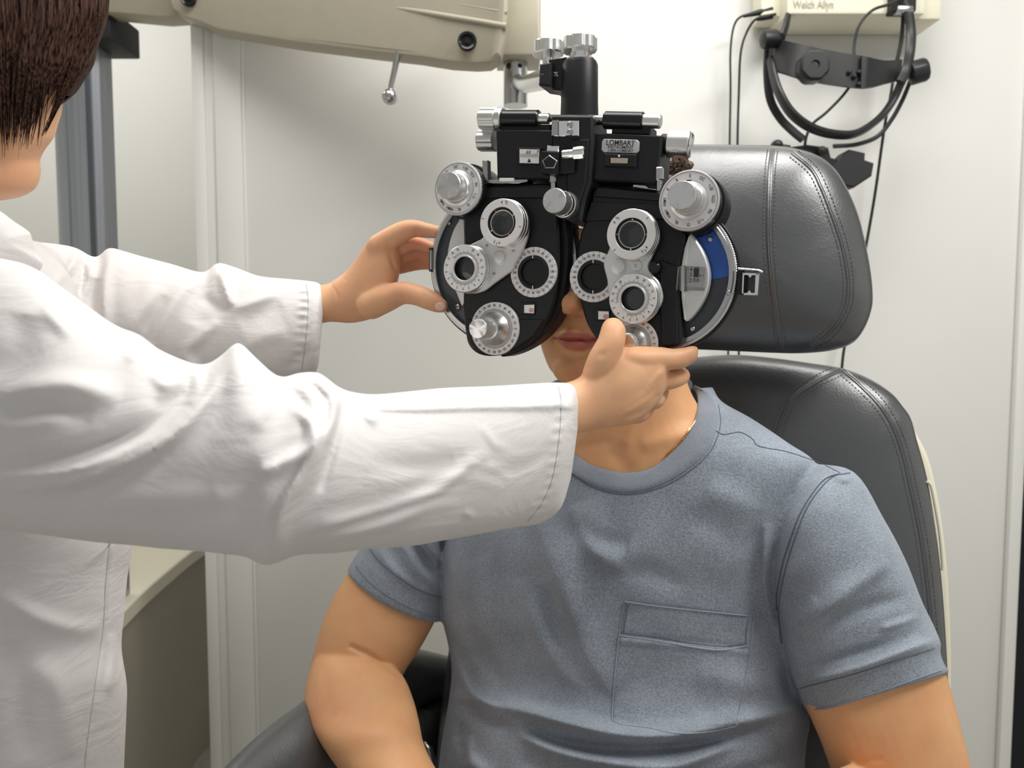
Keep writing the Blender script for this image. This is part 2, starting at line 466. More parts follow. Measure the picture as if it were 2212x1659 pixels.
def fuse(name, pieces, voxel, it, m, parent=None, post=None, cut=None, resm=0):
    """union of closed pieces into ONE continuous surface"""
    bm = bmesh.new()
    for vs, fs in pieces:
        q = bmesh.new(); bv = [q.verts.new(v) for v in vs]
        for f in fs:
            try: q.faces.new([bv[i] for i in f])
            except ValueError: pass
        bmesh.ops.remove_doubles(q, verts=q.verts, dist=1e-6)
        bmesh.ops.recalc_face_normals(q, faces=q.faces)
        t = bpy.data.meshes.new('t'); q.to_mesh(t); q.free(); bm.from_mesh(t); bpy.data.meshes.remove(t)
    me = bpy.data.meshes.new(name); bm.to_mesh(me); bm.free()
    ob = bpy.data.objects.new(name, me); C.objects.link(ob)
    md = ob.modifiers.new('r', 'REMESH'); md.mode = 'VOXEL'; md.voxel_size = voxel; md.adaptivity = 0
    if it: ms = ob.modifiers.new('s', 'SMOOTH'); ms.factor = .5; ms.iterations = it
    bpy.context.view_layer.update()
    nm = bpy.data.meshes.new_from_object(ob.evaluated_get(bpy.context.evaluated_depsgraph_get()))
    ob.modifiers.clear(); ob.data = nm; nm.name = name; bpy.data.meshes.remove(me)
    nm.materials.clear(); nm.materials.append(M[m])
    if post: post(nm)
    if post and resm:
        ms = ob.modifiers.new('s', 'SMOOTH'); ms.factor = .5; ms.iterations = resm; bpy.context.view_layer.update()
        n2 = bpy.data.meshes.new_from_object(ob.evaluated_get(bpy.context.evaluated_depsgraph_get()))
        ob.modifiers.clear(); ob.data = n2; bpy.data.meshes.remove(nm); nm = n2; nm.name = name
    if cut:
        bm = bmesh.new(); bm.from_mesh(nm)
        V = np.array([v.co for v in bm.verts]); mask = cut(V)
        bm.verts.ensure_lookup_table()
        bmesh.ops.delete(bm, geom=[bm.verts[i] for i in np.nonzero(mask)[0]], context='VERTS')
        bm.to_mesh(nm); bm.free()
    nm.polygons.foreach_set('use_smooth', [True] * len(nm.polygons)); nm.update()
    if parent: ob.parent = parent
    return ob

def getv(me):
    a = np.empty(len(me.vertices) * 3, np.float32); me.vertices.foreach_get('co', a); return a.reshape(-1, 3).astype(float)
def setv(me, V): me.vertices.foreach_set('co', V.astype(np.float32).ravel()); me.update()
def getn(me):
    a = np.empty(len(me.vertices) * 3, np.float32); me.vertex_normals.foreach_get('vector', a); return a.reshape(-1, 3).astype(float)
def seg_dist(P, pts):
    best = np.full(len(P), 1e9); par = np.zeros(len(P)); side = np.zeros(len(P))
    L = [0]
    for i in range(len(pts) - 1): L.append(L[-1] + math.dist(pts[i], pts[i + 1]))
    for i in range(len(pts) - 1):
        a = np.array(pts[i], float); b = np.array(pts[i + 1], float); ab = b - a; l2 = max(ab @ ab, 1e-9)
        t = np.clip(((P - a) @ ab) / l2, 0, 1); q = P - (a + t[:, None] * ab); d = np.hypot(q[:, 0], q[:, 1])
        u = d < best; best[u] = d[u]; par[u] = (L[i] + t[u] * math.sqrt(l2)) / L[-1]
        side[u] = np.sign(ab[0] * q[u, 1] - ab[1] * q[u, 0])
    return best, par, side
def folds(me, ridges, off=0.0):
    """cloth folds: ridges (picture polyline, width px, height m[, asym, taper]) raised towards the viewer side of the surface"""
    V = getv(me); N = getn(me); P = projn(V)
    rd = V - np.array(CAMP); rd /= np.linalg.norm(rd, axis=1)[:, None]
    f = np.clip(-(N * rd).sum(1), 0, 1); f = f ** .6
    D = np.zeros(len(V))
    for r in ridges:
        pts, wd, h = r[0], r[1], r[2]; asym = r[3] if len(r) > 3 else 1.0; tp = r[4] if len(r) > 4 else 1
        pts = [tuple(p) for p in catmull(pts, 6)]
        d, t, s = seg_dist(P, pts)
        ww = np.where(s > 0, wd * asym, wd / asym)
        tapr = np.sin(np.clip(t, 0.001, .999) * math.pi) ** .5 if tp == 1 else (np.clip(t * 6, 0, 1) if tp == 2 else (np.clip((1 - t) * 6, 0, 1) if tp == 3 else 1))
        D += h * np.exp(-(d / ww) ** 2) * tapr
    V -= rd * (D * f)[:, None]
    setv(me, V)
def bvh_of(ob):
    me = ob.data
    return BVHTree.FromPolygons([v.co for v in me.vertices], [tuple(p.vertices) for p in me.polygons])
def hit(bvh, px, py, off=0.0, dflt=1.0):
    d = ray(px, py).normalized()
    h = bvh.ray_cast(CAMP, d)
    if h[0] is None: return at(px, py, dflt), -d
    n = h[1]
    if n.dot(d) > 0: n = -n
    return h[0] + n * off, n
def setattr_f(me, name, vals):
    a = me.attributes.new(name, 'FLOAT', 'POINT'); a.data.foreach_set('value', np.asarray(vals, np.float32))
# ------------------------------------------------------------------ the room
def struct(name, mb, **k):
    o = mb.build(name, **k); tag(o, kind='structure'); return o
WY = 1.62            # wall behind the chair
xe = at(430, 700, WY).x        # its left end
xr = at(2185, 1400, WY).x      # its right end
b = MB(); b.box((0.3, 1.2, -0.05), (5.2, 5.0, .1), 'floor'); struct('floor', b)
b = MB(); b.box((0.3, 1.2, CEIL + .05), (5.2, 5.0, .1), 'ceil'); struct('ceiling', b)
b = MB(); b.box(((xe + xr) / 2, WY + .06, CEIL / 2), (xr - xe, .12, CEIL), 'wallpaint', bev=.004); struct('wall_back', b)
b = MB(); b.box((-1.35, 2.66, CEIL / 2), (2.3, .1, CEIL), 'wallpaint'); struct('wall_recess', b)
b = MB(); b.box((-2.35, 1.2, CEIL / 2), (.1, 5.0, CEIL), 'wallpaint'); struct('wall_left', b)
b = MB(); b.box((2.45, 1.2, CEIL / 2), (.1, 5.0, CEIL), 'wallpaint'); struct('wall_right', b)
# casing strips of the corner left of the chair
b = MB()
for (p0, p1, th) in ((431, 456, .006), (456, 477, .002), (478, 534, .008), (534, 541, .004)):
    x0 = at(p0, 700, WY).x; x1 = at(p1, 700, WY).x
    b.box(((x0 + x1) / 2, WY - th / 2, CEIL / 2), (x1 - x0, th, CEIL - .002), 'trimpaint', bev=.0015)
struct('trim_1', b)
b = MB()
x0 = at(2155, 1500, WY).x
b.box(((x0 + xr) / 2, WY - .008, CEIL / 2), (xr - x0, .016, CEIL - .002), 'trimpaint', bev=.003); struct('trim_2', b)
b = MB(); b.box((xr + .36, WY + .09, CEIL / 2), (.72, .02, CEIL), 'dark'); struct('doorway_dark_1', b)  # near-black panel paints in the unlit space beyond the wall end
b = MB(); b.box(((xe + xr) / 2, WY - .008, .05), (xr - xe - .25, .014, .1), 'trimpaint'); struct('baseboard_back', b)
for i, (x, y, sx, sy, e) in enumerate(PANELS):
    b = MB(); fr = .02
    for (dx, dy, wx, wy) in ((0, sy / 2 + fr / 2, sx + 2 * fr, fr), (0, -sy / 2 - fr / 2, sx + 2 * fr, fr), (sx / 2 + fr / 2, 0, fr, sy), (-sx / 2 - fr / 2, 0, fr, sy)):
        b.box((x + dx, y + dy, CEIL - .012), (wx, wy, .024), 'white')
    struct('trim_%d' % (i + 3), b)

# ------------------------------------------------------------------ instrument stand: column, arm, hanging post
dz = at(245, 1345, 1.60).z      # desk top height
stand = empty('instrument_stand', (at(190, 500, 1.75).x, 1.75, dz))
tag(stand, 'beige instrument stand arm on a grey metal column, its front end hanging over the patient', 'instrument stand')
def inv(o, p): return o.matrix_world.inverted() @ Vector(p)
bpy.context.view_layer.update()
cx = stand.location.x
top = at(190, 90, 1.75).z - dz
b = MB()
wc = at(241, 400, 1.75).x - at(142, 400, 1.75).x
# grooved extruded column
pr = []
hw = wc / 2
for (u, v) in ((-1, -.5), (-.8, -.62), (-.45, -.62), (-.4, -.5), (-.1, -.5), (-.05, -.68), (.45, -.68), (.5, -.35), (.68, -.35), (.72, -.6), (1, -.5), (1, .6), (-1, .6)):
    pr.append((u * hw, v * hw))
b.prism(pr, 0, top, 'alu', bev=.0008); b.build('column', stand)
b = MB(); x1 = at(252, 60, 1.70).x - cx; z0 = at(200, 92, 1.70).z - dz; z1 = at(200, 25, 1.70).z - dz
b.box(((x1 - hw) / 2, -.01, (z0 + z1) / 2), (x1 + hw, .13, z1 - z0), 'rubber', bev=.004); b.build('collar', stand)
# the arm: three boxes in perspective, real thickness
def armbox(b, P, Yf, Yb, dy, m, bev=.006):
    """outline px list; Y interpolated over x between first and last"""
    x0 = min(p[0] for p in P); x1 = max(p[0] for p in P)
    fr = []; bk = []
    for p in P:
        Y = Yf + (Yb - Yf) * (p[0] - x0) / (x1 - x0)
        q = at(p[0], p[1], Y) - Vector(stand.location); fr.append(q); bk.append(q + Vector((0, dy, 0)))
    n = len(P); c = sum(fr, Vector()) / n
    ins = []
    for i in range(n):
        a = fr[i] - fr[i - 1]; d = fr[(i + 1) % n] - fr[i]
        nn = Vector((-(a.z / max(a.length, 1e-6) + d.z / max(d.length, 1e-6)), 0, a.x / max(a.length, 1e-6) + d.x / max(d.length, 1e-6)))
        nn.normalize()
        if nn.dot(c - fr[i]) < 0 and len(P) < 5: nn = -nn
        ins.append((fr[i], nn))
    ar = sum(fr[i].x * fr[(i + 1) % n].z - fr[(i + 1) % n].x * fr[i].z for i in range(n))
    sg = 1 if ar > 0 else -1
    r0 = [f + nn * bev * sg for f, nn in ins]; r1 = [f + nn * bev * .3 * sg + Vector((0, bev * .3, 0)) for f, nn in ins]; r2 = [f + Vector((0, bev, 0)) for f in fr]
    vs = r0 + r1 + r2 + bk; fs = []
    for j in range(3):
        for i in range(n): fs.append([j * n + i, j * n + (i + 1) % n, (j + 1) * n + (i + 1) % n, (j + 1) * n + i])
    fs.append(list(range(n))); fs.append([3 * n + i for i in range(n)])
    b.add(vs, fs, m)
b = MB()
armbox(b, [(-40, -160), (420, -150), (400, 33), (350, 37), (212, 24), (150, 24), (-40, 20)], 1.74, 1.60, .05, 'beige')
b.build('rear_link', stand)
b = MB()
armbox(b, [(375, -190), (1040, -110), (1100, -100), (1099, 20), (1092, 85), (1082, 120), (1060, 134), (1030, 136), (975, 133), (905, 122), (820, 113), (640, 91), (470, 63), (430, 46), (395, 35), (372, 18), (362, -10)], 1.58, 1.30, .045, 'beige', .008)
b.build('arm', stand)
b = MB()   # raised lower cover with a bright rolled edge
S = [(560, -25), (700, -6), (850, 13), (1000, 37), (1095, 53)]
T = [(560, -14), (700, 5), (850, 24), (1000, 48), (1094, 62)]
def yarm(px): return 1.58 + (1.30 - 1.58) * (px - 362) / (1100 - 362)
pts = [at(p[0], p[1] + 4, yarm(p[0]) - .002) - Vector(stand.location) for p in catmull(S, 6)]
b.tube(pts, .005, 'beige', n=12)
pts = [at(p[0], p[1] - 26, yarm(p[0]) - .000) - Vector(stand.location) for p in catmull(S, 6)]
b.tube(pts, .0025, 'putty', n=8)
b.build('arm_rib', stand)
b = MB()
armbox(b, [(1085, -120), (1168, -120), (1168, 30), (1168, 119), (1120, 119), (1072, 119), (1080, 60)], 1.34, 1.34, .08, 'beige')
b.build('front_link', stand)
for (px, py) in ((407, -4), (1009, 89)):
    b = MB(); q = at(px, py, yarm(px) - .008) - Vector(stand.location)
    xf = Matrix.Translation(q) @ Matrix.Rotation(R(90), 4, 'X')
    b.lathe([(.0155, -.004), (.0155, .002), (.0135, .004), (.0105, .003), (.009, -.001), (.0, -.001)], 'blackgloss', xf, 32)
    b.lathe([(.0055, -.002), (.0055, .001), (.004, .002), (0, .002)], 'blackgloss', xf, 6)
    b.build('bolt', stand)
b = MB()
pts = [at(*p, 1.40) - Vector(stand.location) for p in ((860, 112), (853, 150), (845, 185), (843, 208))]
b.tube(pts, [.0065, .0055, .0048, .0048], 'steel', 16)
q = at(842.5, 209, 1.40) - Vector(stand.location); b.ball(q, .0138, 'steel', seg=28)
b.build('lever', stand)
b = MB()
xa, xb = at(1087, 170, 1.34).x, at(1141, 170, 1.34).x
zt, zb = at(1110, 115, 1.36).z - dz, at(1110, 222, 1.36).z - dz
cc = Vector(((xa + xb) / 2, 1.38, 0)) - Vector(stand.location)
xf = Matrix.Translation((cc.x, cc.y, 0))
r = (xb - xa) / 2
b.lathe([(r, zb), (r, zt)], 'steel', xf, 40)
for (u, v) in ((-.55, .02), (.3, .02)):
    b.ball((cc.x + r * u, cc.y - r * .8, zt - v), .005, 'deep', seg=12)
b.build('hanging_post', stand)
b = MB()
P0 = Vector((cc.x, cc.y - r * .4, at(1110, 183, 1.36).z - dz)); 
e = at(1200, 165, .885) - Vector(stand.location)
pts = [P0 + Vector((0, .0, 0)), P0 + Vector((.006, -.03, 0)), P0 + (e - P0) * .35, P0 + (e - P0) * .7, e]
b.tube([Vector(p) for p in catmull([tuple(p) for p in pts], 6)], .0125, 'steel', 24)
b.build('support_rod', stand)

# ------------------------------------------------------------------ the desk of the stand
desk = empty('curved_desk', (-.95, 1.9, 0)); tag(desk, 'curved cream desk with a putty front panel behind the white coat', 'desk')
def dpt(px, py):
    d = ray(px, py); t = (dz - CAMP.z) / d.z; return (CAMP + d * t)
ed = [dpt(*p) for p in ((60, 1560), (160, 1440), (245, 1345), (300, 1288), (360, 1235), (430, 1180), (500, 1140))]
ed = [Vector(p) for p in catmull([tuple(p) for p in ed], 6)]
L = Vector((desk.location.x, desk.location.y, 0))
outl = [(p.x - L.x, p.y - L.y) for p in ed] + [(-.95 - L.x, 2.58 - L.y), (-2.2 - L.x, 2.58 - L.y), (-2.2 - L.x, ed[0].y - L.y)]
b = MB(); b.prism(outl, dz - .035, dz, 'cream', bev=.003); b.build('desktop', desk)
b = MB()
fr = [(p.x - L.x - .012, p.y - L.y) for p in ed] + [(-.97 - L.x, 2.56 - L.y), (-2.15 - L.x, 2.56 - L.y), (-2.15 - L.x, ed[0].y - L.y)]
b.prism(fr, 0, dz - .039, 'putty', bev=.001); b.build('front_panel', desk)
b = MB(); q = dpt(256, 1247); b.lathe([(.008, 0), (.008, .004), (.005, .006), (.003, .012), (0, .012)], 'putty', Matrix.Translation((q.x - L.x, q.y - L.y, dz)), 20); b.build('cap', desk)

# ------------------------------------------------------------------ wall instrument box
BX = WY - .11
p0 = at(1700, 30, BX); p1 = at(2000, 33, BX); zt = at(1850, -170, BX).z
box = empty('wall_instrument_box', ((p0.x + p1.x) / 2, WY, p0.z)); tag(box, 'ivory wall box for hand instruments above the black headset', 'instrument box')
w_ = p1.x - p0.x; h_ = zt - p0.z
b = MB(); b.box((0, -.055, h_ / 2), (w_, .108, h_), 'ivory', bev=.006); b.build('case', box)
b = MB(); b.box((-w_ / 2 - .012, -.04, h_ / 2 + .01), (.05, .06, h_), 'ivory', bev=.006); b.build('side_case', box)
b = MB(); q = at(1757, 10, BX); b.text('Welch Allyn', .0195, 'putty', Matrix.Translation((q.x - box.location.x, -.1106, q.z - box.location.z)) @ Matrix.Rotation(R(90), 4, 'X'), cx=.78)
b.build('lettering', box)
b = MB(); b.box((w_ / 2 + .018, -.045, h_ / 2 - .002), (.046, .088, h_), 'cream', bev=.005); b.build('end_cap', box)
HY = WY - .13
b = MB()
hk = at(1955, -6, HY) - box.location
b.box((hk.x, -.115, hk.z), (.045, .03, .05), 'rubber', bev=.004); b.box((hk.x, -.125, hk.z - .022), (.03, .02, .012), 'steel', bev=.002)
b.build('hook', box)

# cables on the left of it
def cable(name, pts, r, m, label, grp=None, Y=HY):
    b = MB(); P = catmull([tuple(at(p[0], p[1], p[2] if len(p) > 2 else Y)) for p in pts], 8)
    b.tube([Vector(p) for p in P], r, m, 10); o = b.build(name)
    tag(o, label, 'cable', grp); return o
cable('power_cable', [(1672, 24, BX + .05), (1640, 30, BX + .05), (1605, 34, 1.56), (1586, 55, 1.57), (1578, 110, 1.575), (1578, 200, 1.58), (1576, 320, 1.58), (1575, 500, 1.58), (1573, 760, 1.58), (1570, 1500, 1.58)], .0021, 'rubber', 'thin black cable hanging leftmost beside the wall box')
cable('power_cable', [(1676, 30, BX + .04), (1655, 36, BX + .04), (1632, 42, 1.55), (1613, 70, 1.565), (1600, 115, 1.57), (1596, 200, 1.575), (1593, 320, 1.575), (1594, 500, 1.58), (1596, 760, 1.58), (1600, 1500, 1.58)], .0023, 'rubber', 'black cable hanging second from left, closer to the headset')
for (pts, lab) in ((((1668, 20), (1640, 27), (1606, 35)), 'upper black plug on the left side of the ivory wall box'), (((1668, 34), (1648, 38), (1634, 42)), 'lower black plug on the left side of the ivory wall box')):
    b = MB(); P = [at(p[0], p[1], BX + .045) for p in pts]; b.tube(P, [.006, .0055, .003], 'rubber', 14); o = b.build('cable_plug'); tag(o, lab, 'plug')
cable('headset_cable', [(1962, -10, HY - .005), (1925, 8, HY - .02), (1885, 22, HY - .02), (1856, 55, HY - .02), (1845, 100, HY - .02), (1846, 140, HY - .03), (1843, 172, HY - .035), (1822, 205, HY - .03), (1785, 243, HY - .03), (1755, 268, HY - .03), (1742, 295, HY - .03), (1738, 320, HY - .02)], .0026, 'rubber', 'black cable looping over and through the hanging headset')
cable('headset_cable', [(1935, 130, HY + .06), (1925, 200, HY + .06), (1913, 260, HY + .06), (1904, 320, HY + .07), (1893, 400, HY + .08), (1880, 480, HY + .09), (1868, 545, HY + .09), (1850, 640, HY + .09), (1826, 740, HY + .09), (1818, 800, HY + .09), (1810, 900, HY + .09), (1800, 1500, HY + .09)], .0028, 'rubber', 'long black cable running down the wall behind the headrest')

# ------------------------------------------------------------------ binocular headset hanging from the box
hs = empty('binocular_headset', at(1820, 200, HY)); tag(hs, 'black binocular examination headset hanging from the ivory wall box', 'headset')
hl = Vector(hs.location)
def strap(name, pts, wd, th, m='plastic', Y=HY, k=6):
    """flat strap: pts (px,py,dY) centre line, wd width along world Y or z ..."""
    b = MB(); P = [Vector(p) for p in catmull([tuple(at(p[0], p[1], Y + p[2])) for p in pts], k)]
    b.tube([p - hl for p in P], wd, m, 14, flat=th); return b.build(name, hs)
def bandmesh(name, top, bot, dY, th, m):
    b = MB(); T = catmull(top, 6); B = catmull(bot, 6); n = min(len(T), len(B)); vs = []; fs = []
    D = catmull([(d, 0) for d in dY], 6)
    for i in range(n):
        d = HY + D[min(i, len(D) - 1)][0]
        a = at(T[i][0], T[i][1], d) - hl; c = at(B[i][0], B[i][1], d) - hl
        for q in (a, c, c + Vector((0, th, 0)), a + Vector((0, th, 0))): vs.append(q)
        for (f, g) in (((a + c) / 2 + Vector((0, -.0015, 0)), 0),): pass
    for i in range(n - 1):
        for k in range(4): fs.append([i * 4 + k, i * 4 + (k + 1) % 4, (i + 1) * 4 + (k + 1) % 4, (i + 1) * 4 + k])
    fs.append([0, 1, 2, 3]); fs.append([(n - 1) * 4 + k for k in range(4)])
    b.add(vs, fs, m); return b.build(name, hs)
bandmesh('head_band', [(1672, 82), (1715, 92), (1760, 102), (1810, 112), (1870, 122), (1910, 130), (1950, 128)], [(1666, 150), (1700, 160), (1740, 172), (1800, 183), (1870, 190), (1915, 180), (1945, 173)], [.01, -.03, -.05, -.05, -.045, -.02, .02], .006, 'grey_plastic')
bandmesh('band_clip', [(1862, 120), (1875, 123), (1888, 127), (1895, 130)], [(1860, 190), (1870, 190), (1880, 188), (1888, 184)], [-.056, -.056, -.052, -.05], .006, 'plastic')
strap('side_strap', [(1702, 36, .03), (1698, 55, .02), (1690, 80, .01)], .0100, .5)
strap('crown_strap', [(1950, -4, 0), (1962, 25, 0), (1968, 70, 0), (1966, 110, -.01), (1958, 150, -.01), (1945, 178, -.02)], .009, .5, 'grey_plastic')
strap('crown_strap', [(1952, 20, .03), (1948, 80, .04), (1938, 130, .04)], .004, .5)
strap('rear_band', [(1664, 130, .02), (1672, 168, 0), (1685, 205, -.02), (1710, 245, -.03), (1750, 275, -.03), (1800, 290, -.03), (1850, 288, -.02), (1900, 255, 0), (1930, 215, .01), (1950, 170, .01)], .0115, .6)
strap('rear_band', [(1660, 105, .03), (1658, 160, .03), (1664, 215, .03), (1685, 255, .03), (1712, 283, .02), (1735, 302, .01)], .0082, .6)
strap('thin_strap', [(1972, 160, .03), (1950, 215, .035), (1925, 260, .04), (1895, 295, .04), (1850, 312, .03), (1800, 316, .02)], .0042, .5, 'grey_plastic')
for (px, py, rp, d, dirv) in ((1664, 84, 19, .0, (1, .1, .1)), (1985, 154, 25, 0, (1, -.2, .25)), (1755, 145, 31, -.065, (0, -1, 0))):
    b = MB(); q = at(px, py, HY + d) - hl; r = rp * HY / FPX
    rot = Vector((0, 0, 1)).rotation_difference(Vector(dirv)).to_matrix().to_4x4(); xf = Matrix.Translation(q) @ rot
    hh = .015 if rp > 30 else .014
    b.lathe([(r * .5, -hh * 1.3), (r, -hh), (r, hh * .6), (r * .85, hh), (r * .3, hh), (r * .25, hh * .8), (0, hh * .8)], 'plastic', xf, 24, lobes=8, la=.05)
    b.build('knob', hs)
b = MB()
for (px, py) in ((1835, 156), (1856, 156), (1846, 165), (1856, 182)):
    b.ball(at(px, py, HY - .052) - hl, .0045, 'rubber', seg=12)
b.build('cable_clamp', hs)
b = MB()
def pbox(b, P, Y, dy, m, bev=.003, off=None):
    off = off or hl
    fr = [at(p[0], p[1], Y) - off for p in P]
    b.prism([(f.x, f.z) for f in fr], 0, dy, m, Matrix.Translation((0, Y - off.y + dy, 0)) @ Matrix.Rotation(R(90), 4, 'X'), bev=bev)
pbox(b, [(1835, 322), (1870, 330), (1869, 345), (1889, 352), (1884, 380), (1846, 405), (1826, 402), (1808, 385), (1795, 360), (1815, 345), (1822, 335)], HY - .02, .05, 'rubber')
b.build('eyepiece_housing', hs)
b = MB()
pbox(b, [(1700, 318), (1745, 312), (1790, 318), (1796, 340), (1830, 350), (1822, 380), (1790, 375), (1750, 355), (1700, 345)], HY - .005, .045, 'plastic')
b.build('mirror_housing', hs)
b = MB(); b.ball(at(1776, 325, HY - .018) - hl, .008, 'grey_plastic', seg=16); b.build('mirror_lens', hs); b = MB(); b.ball(at(1678, 314, HY) - hl, .011, 'plastic', seg=16, sc=(1, 1.4, .9))
pts = [at(1670, 316, HY) - hl, at(1705, 322, HY) - hl]; b.tube(pts, .007, 'plastic', 12)
b.build('adjuster', hs)
# ------------------------------------------------------------------ the phoropter
PA = R(24)
PO = Vector((.059, .84, at(1226, 445, .84).z))
PX = Vector((math.cos(PA), -math.sin(PA), 0)); PY = Vector((math.sin(PA), math.cos(PA), 0))
phor = empty('phoropter', PO, -PA)
tag(phor, 'black manual phoropter with silver dials and lens rings in front of the seated person', 'phoropter')
def ph(px, py, off=0.0):
    """picture point on the plane `off` in front of the housings' face -> local (x, z)"""
    d = ray(px, py); n = -PY; o = PO + n * off
    t = (o - CAMP).dot(n) / d.dot(n); q = CAMP + d * t - PO
    return (q.dot(PX), q.z)
def pr(px, py, rp, off=0.0):
    a = ph(px, py - rp, off); b = ph(px, py + rp, off); return abs(a[1] - b[1]) / 2
def F(x, z, off=0.0):
    """matrix: local +Z points to the viewer side of the instrument"""
    return Matrix.Translation((x, -off, z)) @ Matrix.Rotation(R(90), 4, 'X')
def plate(b, P, o0, o1, m, bev=.0015, k=0, closed=True):
    Q = [ph(p[0], p[1], o1) for p in P]
    if k: Q = [tuple(q) for q in catmull(Q, k, True)]
    b.prism(Q, 0, o1 - o0, m, F(0, 0, o0), bev=bev)
    return Q
_a = ph(1100, 300, .004); _b = ph(1400, 307, .004); ROLL = math.atan2(_b[1] - _a[1], _b[0] - _a[0])
def FR(x, z, off=0.0): return F(x, z, off) @ Matrix.Rotation(ROLL, 4, 'Z')
HT = .034   # housing thickness

def digits(b, labels, x, z, r, off, size, a0=0.0, step=None, upright=False, m='ink', rot180=False):
    n = len(labels); step = step or 360.0 / n
    for i, t in enumerate(labels):
        if not t: continue
        a = R(a0 + i * step)
        X = x + math.sin(a) * r; Z = z + math.cos(a) * r
        mm = F(X, Z, off)
        if not upright: mm = mm @ Matrix.Rotation(-a, 4, 'Z')
        b.text(t, size, m, mm, cx=.8)
def ticks(b, n, x, z, r0, r1, off, wd=.00022, a0=0, a1=360, m='ink', longer=0, lr=None):
    for i in range(n + (0 if a1 - a0 >= 360 else 1)):
        a = R(a0 + (a1 - a0) * i / n); rr = (lr if (longer and i % longer == 0) else r1)
        mm = F(x, z, off) @ Matrix.Rotation(-a, 4, 'Z')
        b.add([(-wd, r0, 0), (wd, r0, 0), (wd, rr, 0), (-wd, rr, 0)], [[0, 1, 2, 3]], m, mm)

def housing(P, inner):
    b = MB(); plate(b, P, -HT, 0, 'black', .0022, 4); o = b.build('lens_housing', phor); return o

LH = [(1050, 402), (1120, 398), (1195, 399), (1203, 440), (1206, 490), (1208, 545), (1205, 600), (1197, 650), (1181, 692), (1152, 730), (1112, 757), (1066, 769), (1032, 764), (1011, 744), (1004, 712), (1001, 680), (1000, 600), (1002, 530), (1003, 470), (1028, 424)]
RH = [(1290, 402), (1360, 407), (1428, 414), (1455, 440), (1470, 480), (1480, 512), (1471, 556), (1466, 600), (1468, 650), (1471, 695), (1470, 742), (1440, 752), (1400, 768), (1350, 772), (1310, 755), (1286, 730), (1268, 700), (1256, 660), (1248, 600), (1247, 545), (1254, 505), (1266, 472), (1276, 436)]
hl_ = housing(LH, 'R'); hr_ = housing(RH, 'L')
# recessed side ledges on both housings (stepped second layer behind the face)
b = MB(); plate(b, [(1190, 405), (1216, 425), (1229, 480), (1234, 540), (1229, 610), (1212, 665), (1190, 705), (1155, 740), (1110, 764), (1080, 766), (1150, 700), (1180, 600)], -HT - .004, -.010, 'black', .004, 4); b.build('rear_shell', hl_)
b = MB(); plate(b, [(1008, 690), (1175, 690), (1150, 728), (1112, 754), (1066, 766), (1030, 760), (1013, 742)], 0, .0022, 'black', .0012, 0); b.build('cover_plate', hl_)
b = MB(); plate(b, [(1425, 560), (1462, 575), (1462, 600), (1465, 740), (1440, 748), (1428, 744), (1424, 640)], 0, .003, 'black', .0015); b.build('cover_plate', hr_)
b = MB(); plate(b, [(1290, 404), (1428, 417), (1452, 436), (1284, 425)], 0, .0022, 'black', .0012); plate(b, [(1277, 436), (1450, 442), (1466, 478), (1420, 474), (1262, 478)], 0, .0018, 'black', .0012)
b.build('cover_plate', hr_)
b = MB(); plate(b, [(1046, 404), (1196, 402), (1200, 428), (1036, 428)], 0, .002, 'black', .0012); b.build('cover_plate', hl_)

# --- weak sphere wheels (rim + window) ---
def wheel(par, cx_, cz_, Rr, side, blue):
    """side +1: rim shows on the local +x side"""
    o0 = -HT * .55
    b = MB(); b.ring(Rr - .0052, Rr, -.006, .0035, 'steel', F(cx_, cz_, o0), 120, kn=0)
    b.ring(Rr - .0005, Rr + .0030, -.008, .0005, 'knurl', F(cx_, cz_, o0), kn=190)
    b.ring(Rr + .0022, Rr + .0052, -.011, -.003, 'black', F(cx_, cz_, o0), 120)
    b.build('wheel_rim', par)
    b = MB(); b.lathe([(Rr - .004, -.008), (Rr - .004, -.0035), (0, -.0035)], 'smoke', F(cx_, cz_, o0), 96); b.build('wheel_disc', par)
    return o0
o = ph(1109, 568, -.019); LW = (o[0], o[1]); LR = pr(1109, 568, 170, -.019)
e = ph(936, 568, -.019); LW = (e[0] + LR, o[1]); wl = wheel(hl_, LW[0], LW[1], LR, -1, False)
e = ph(1586, 592, -.019); RR_ = pr(1586, 592, 163, -.019); RW = (e[0] - RR_, e[1]); wr = wheel(hr_, RW[0], RW[1], RR_, 1, True)
# left window: light crescent plate and two screws
b = MB(); plate(b, [(1003, 466), (990, 478), (978, 500), (969, 530), (966, 560), (972, 600), (984, 630), (1003, 655)], -.020, -.012, 'turret', .001, 3); b.build('window_plate', hl_)
for (px, py) in ((967, 480), (987, 663)):
    b = MB(); q = ph(px, py, -.018); b.lathe([(.003, -.004), (.003, .001), (.0022, .0016), (0, .0016)], 'steel', F(q[0], q[1], -.02), 20); b.box((q[0], .0182, q[1]), (.004, .0004, .0005), 'ink'); b.build('screw', hl_)
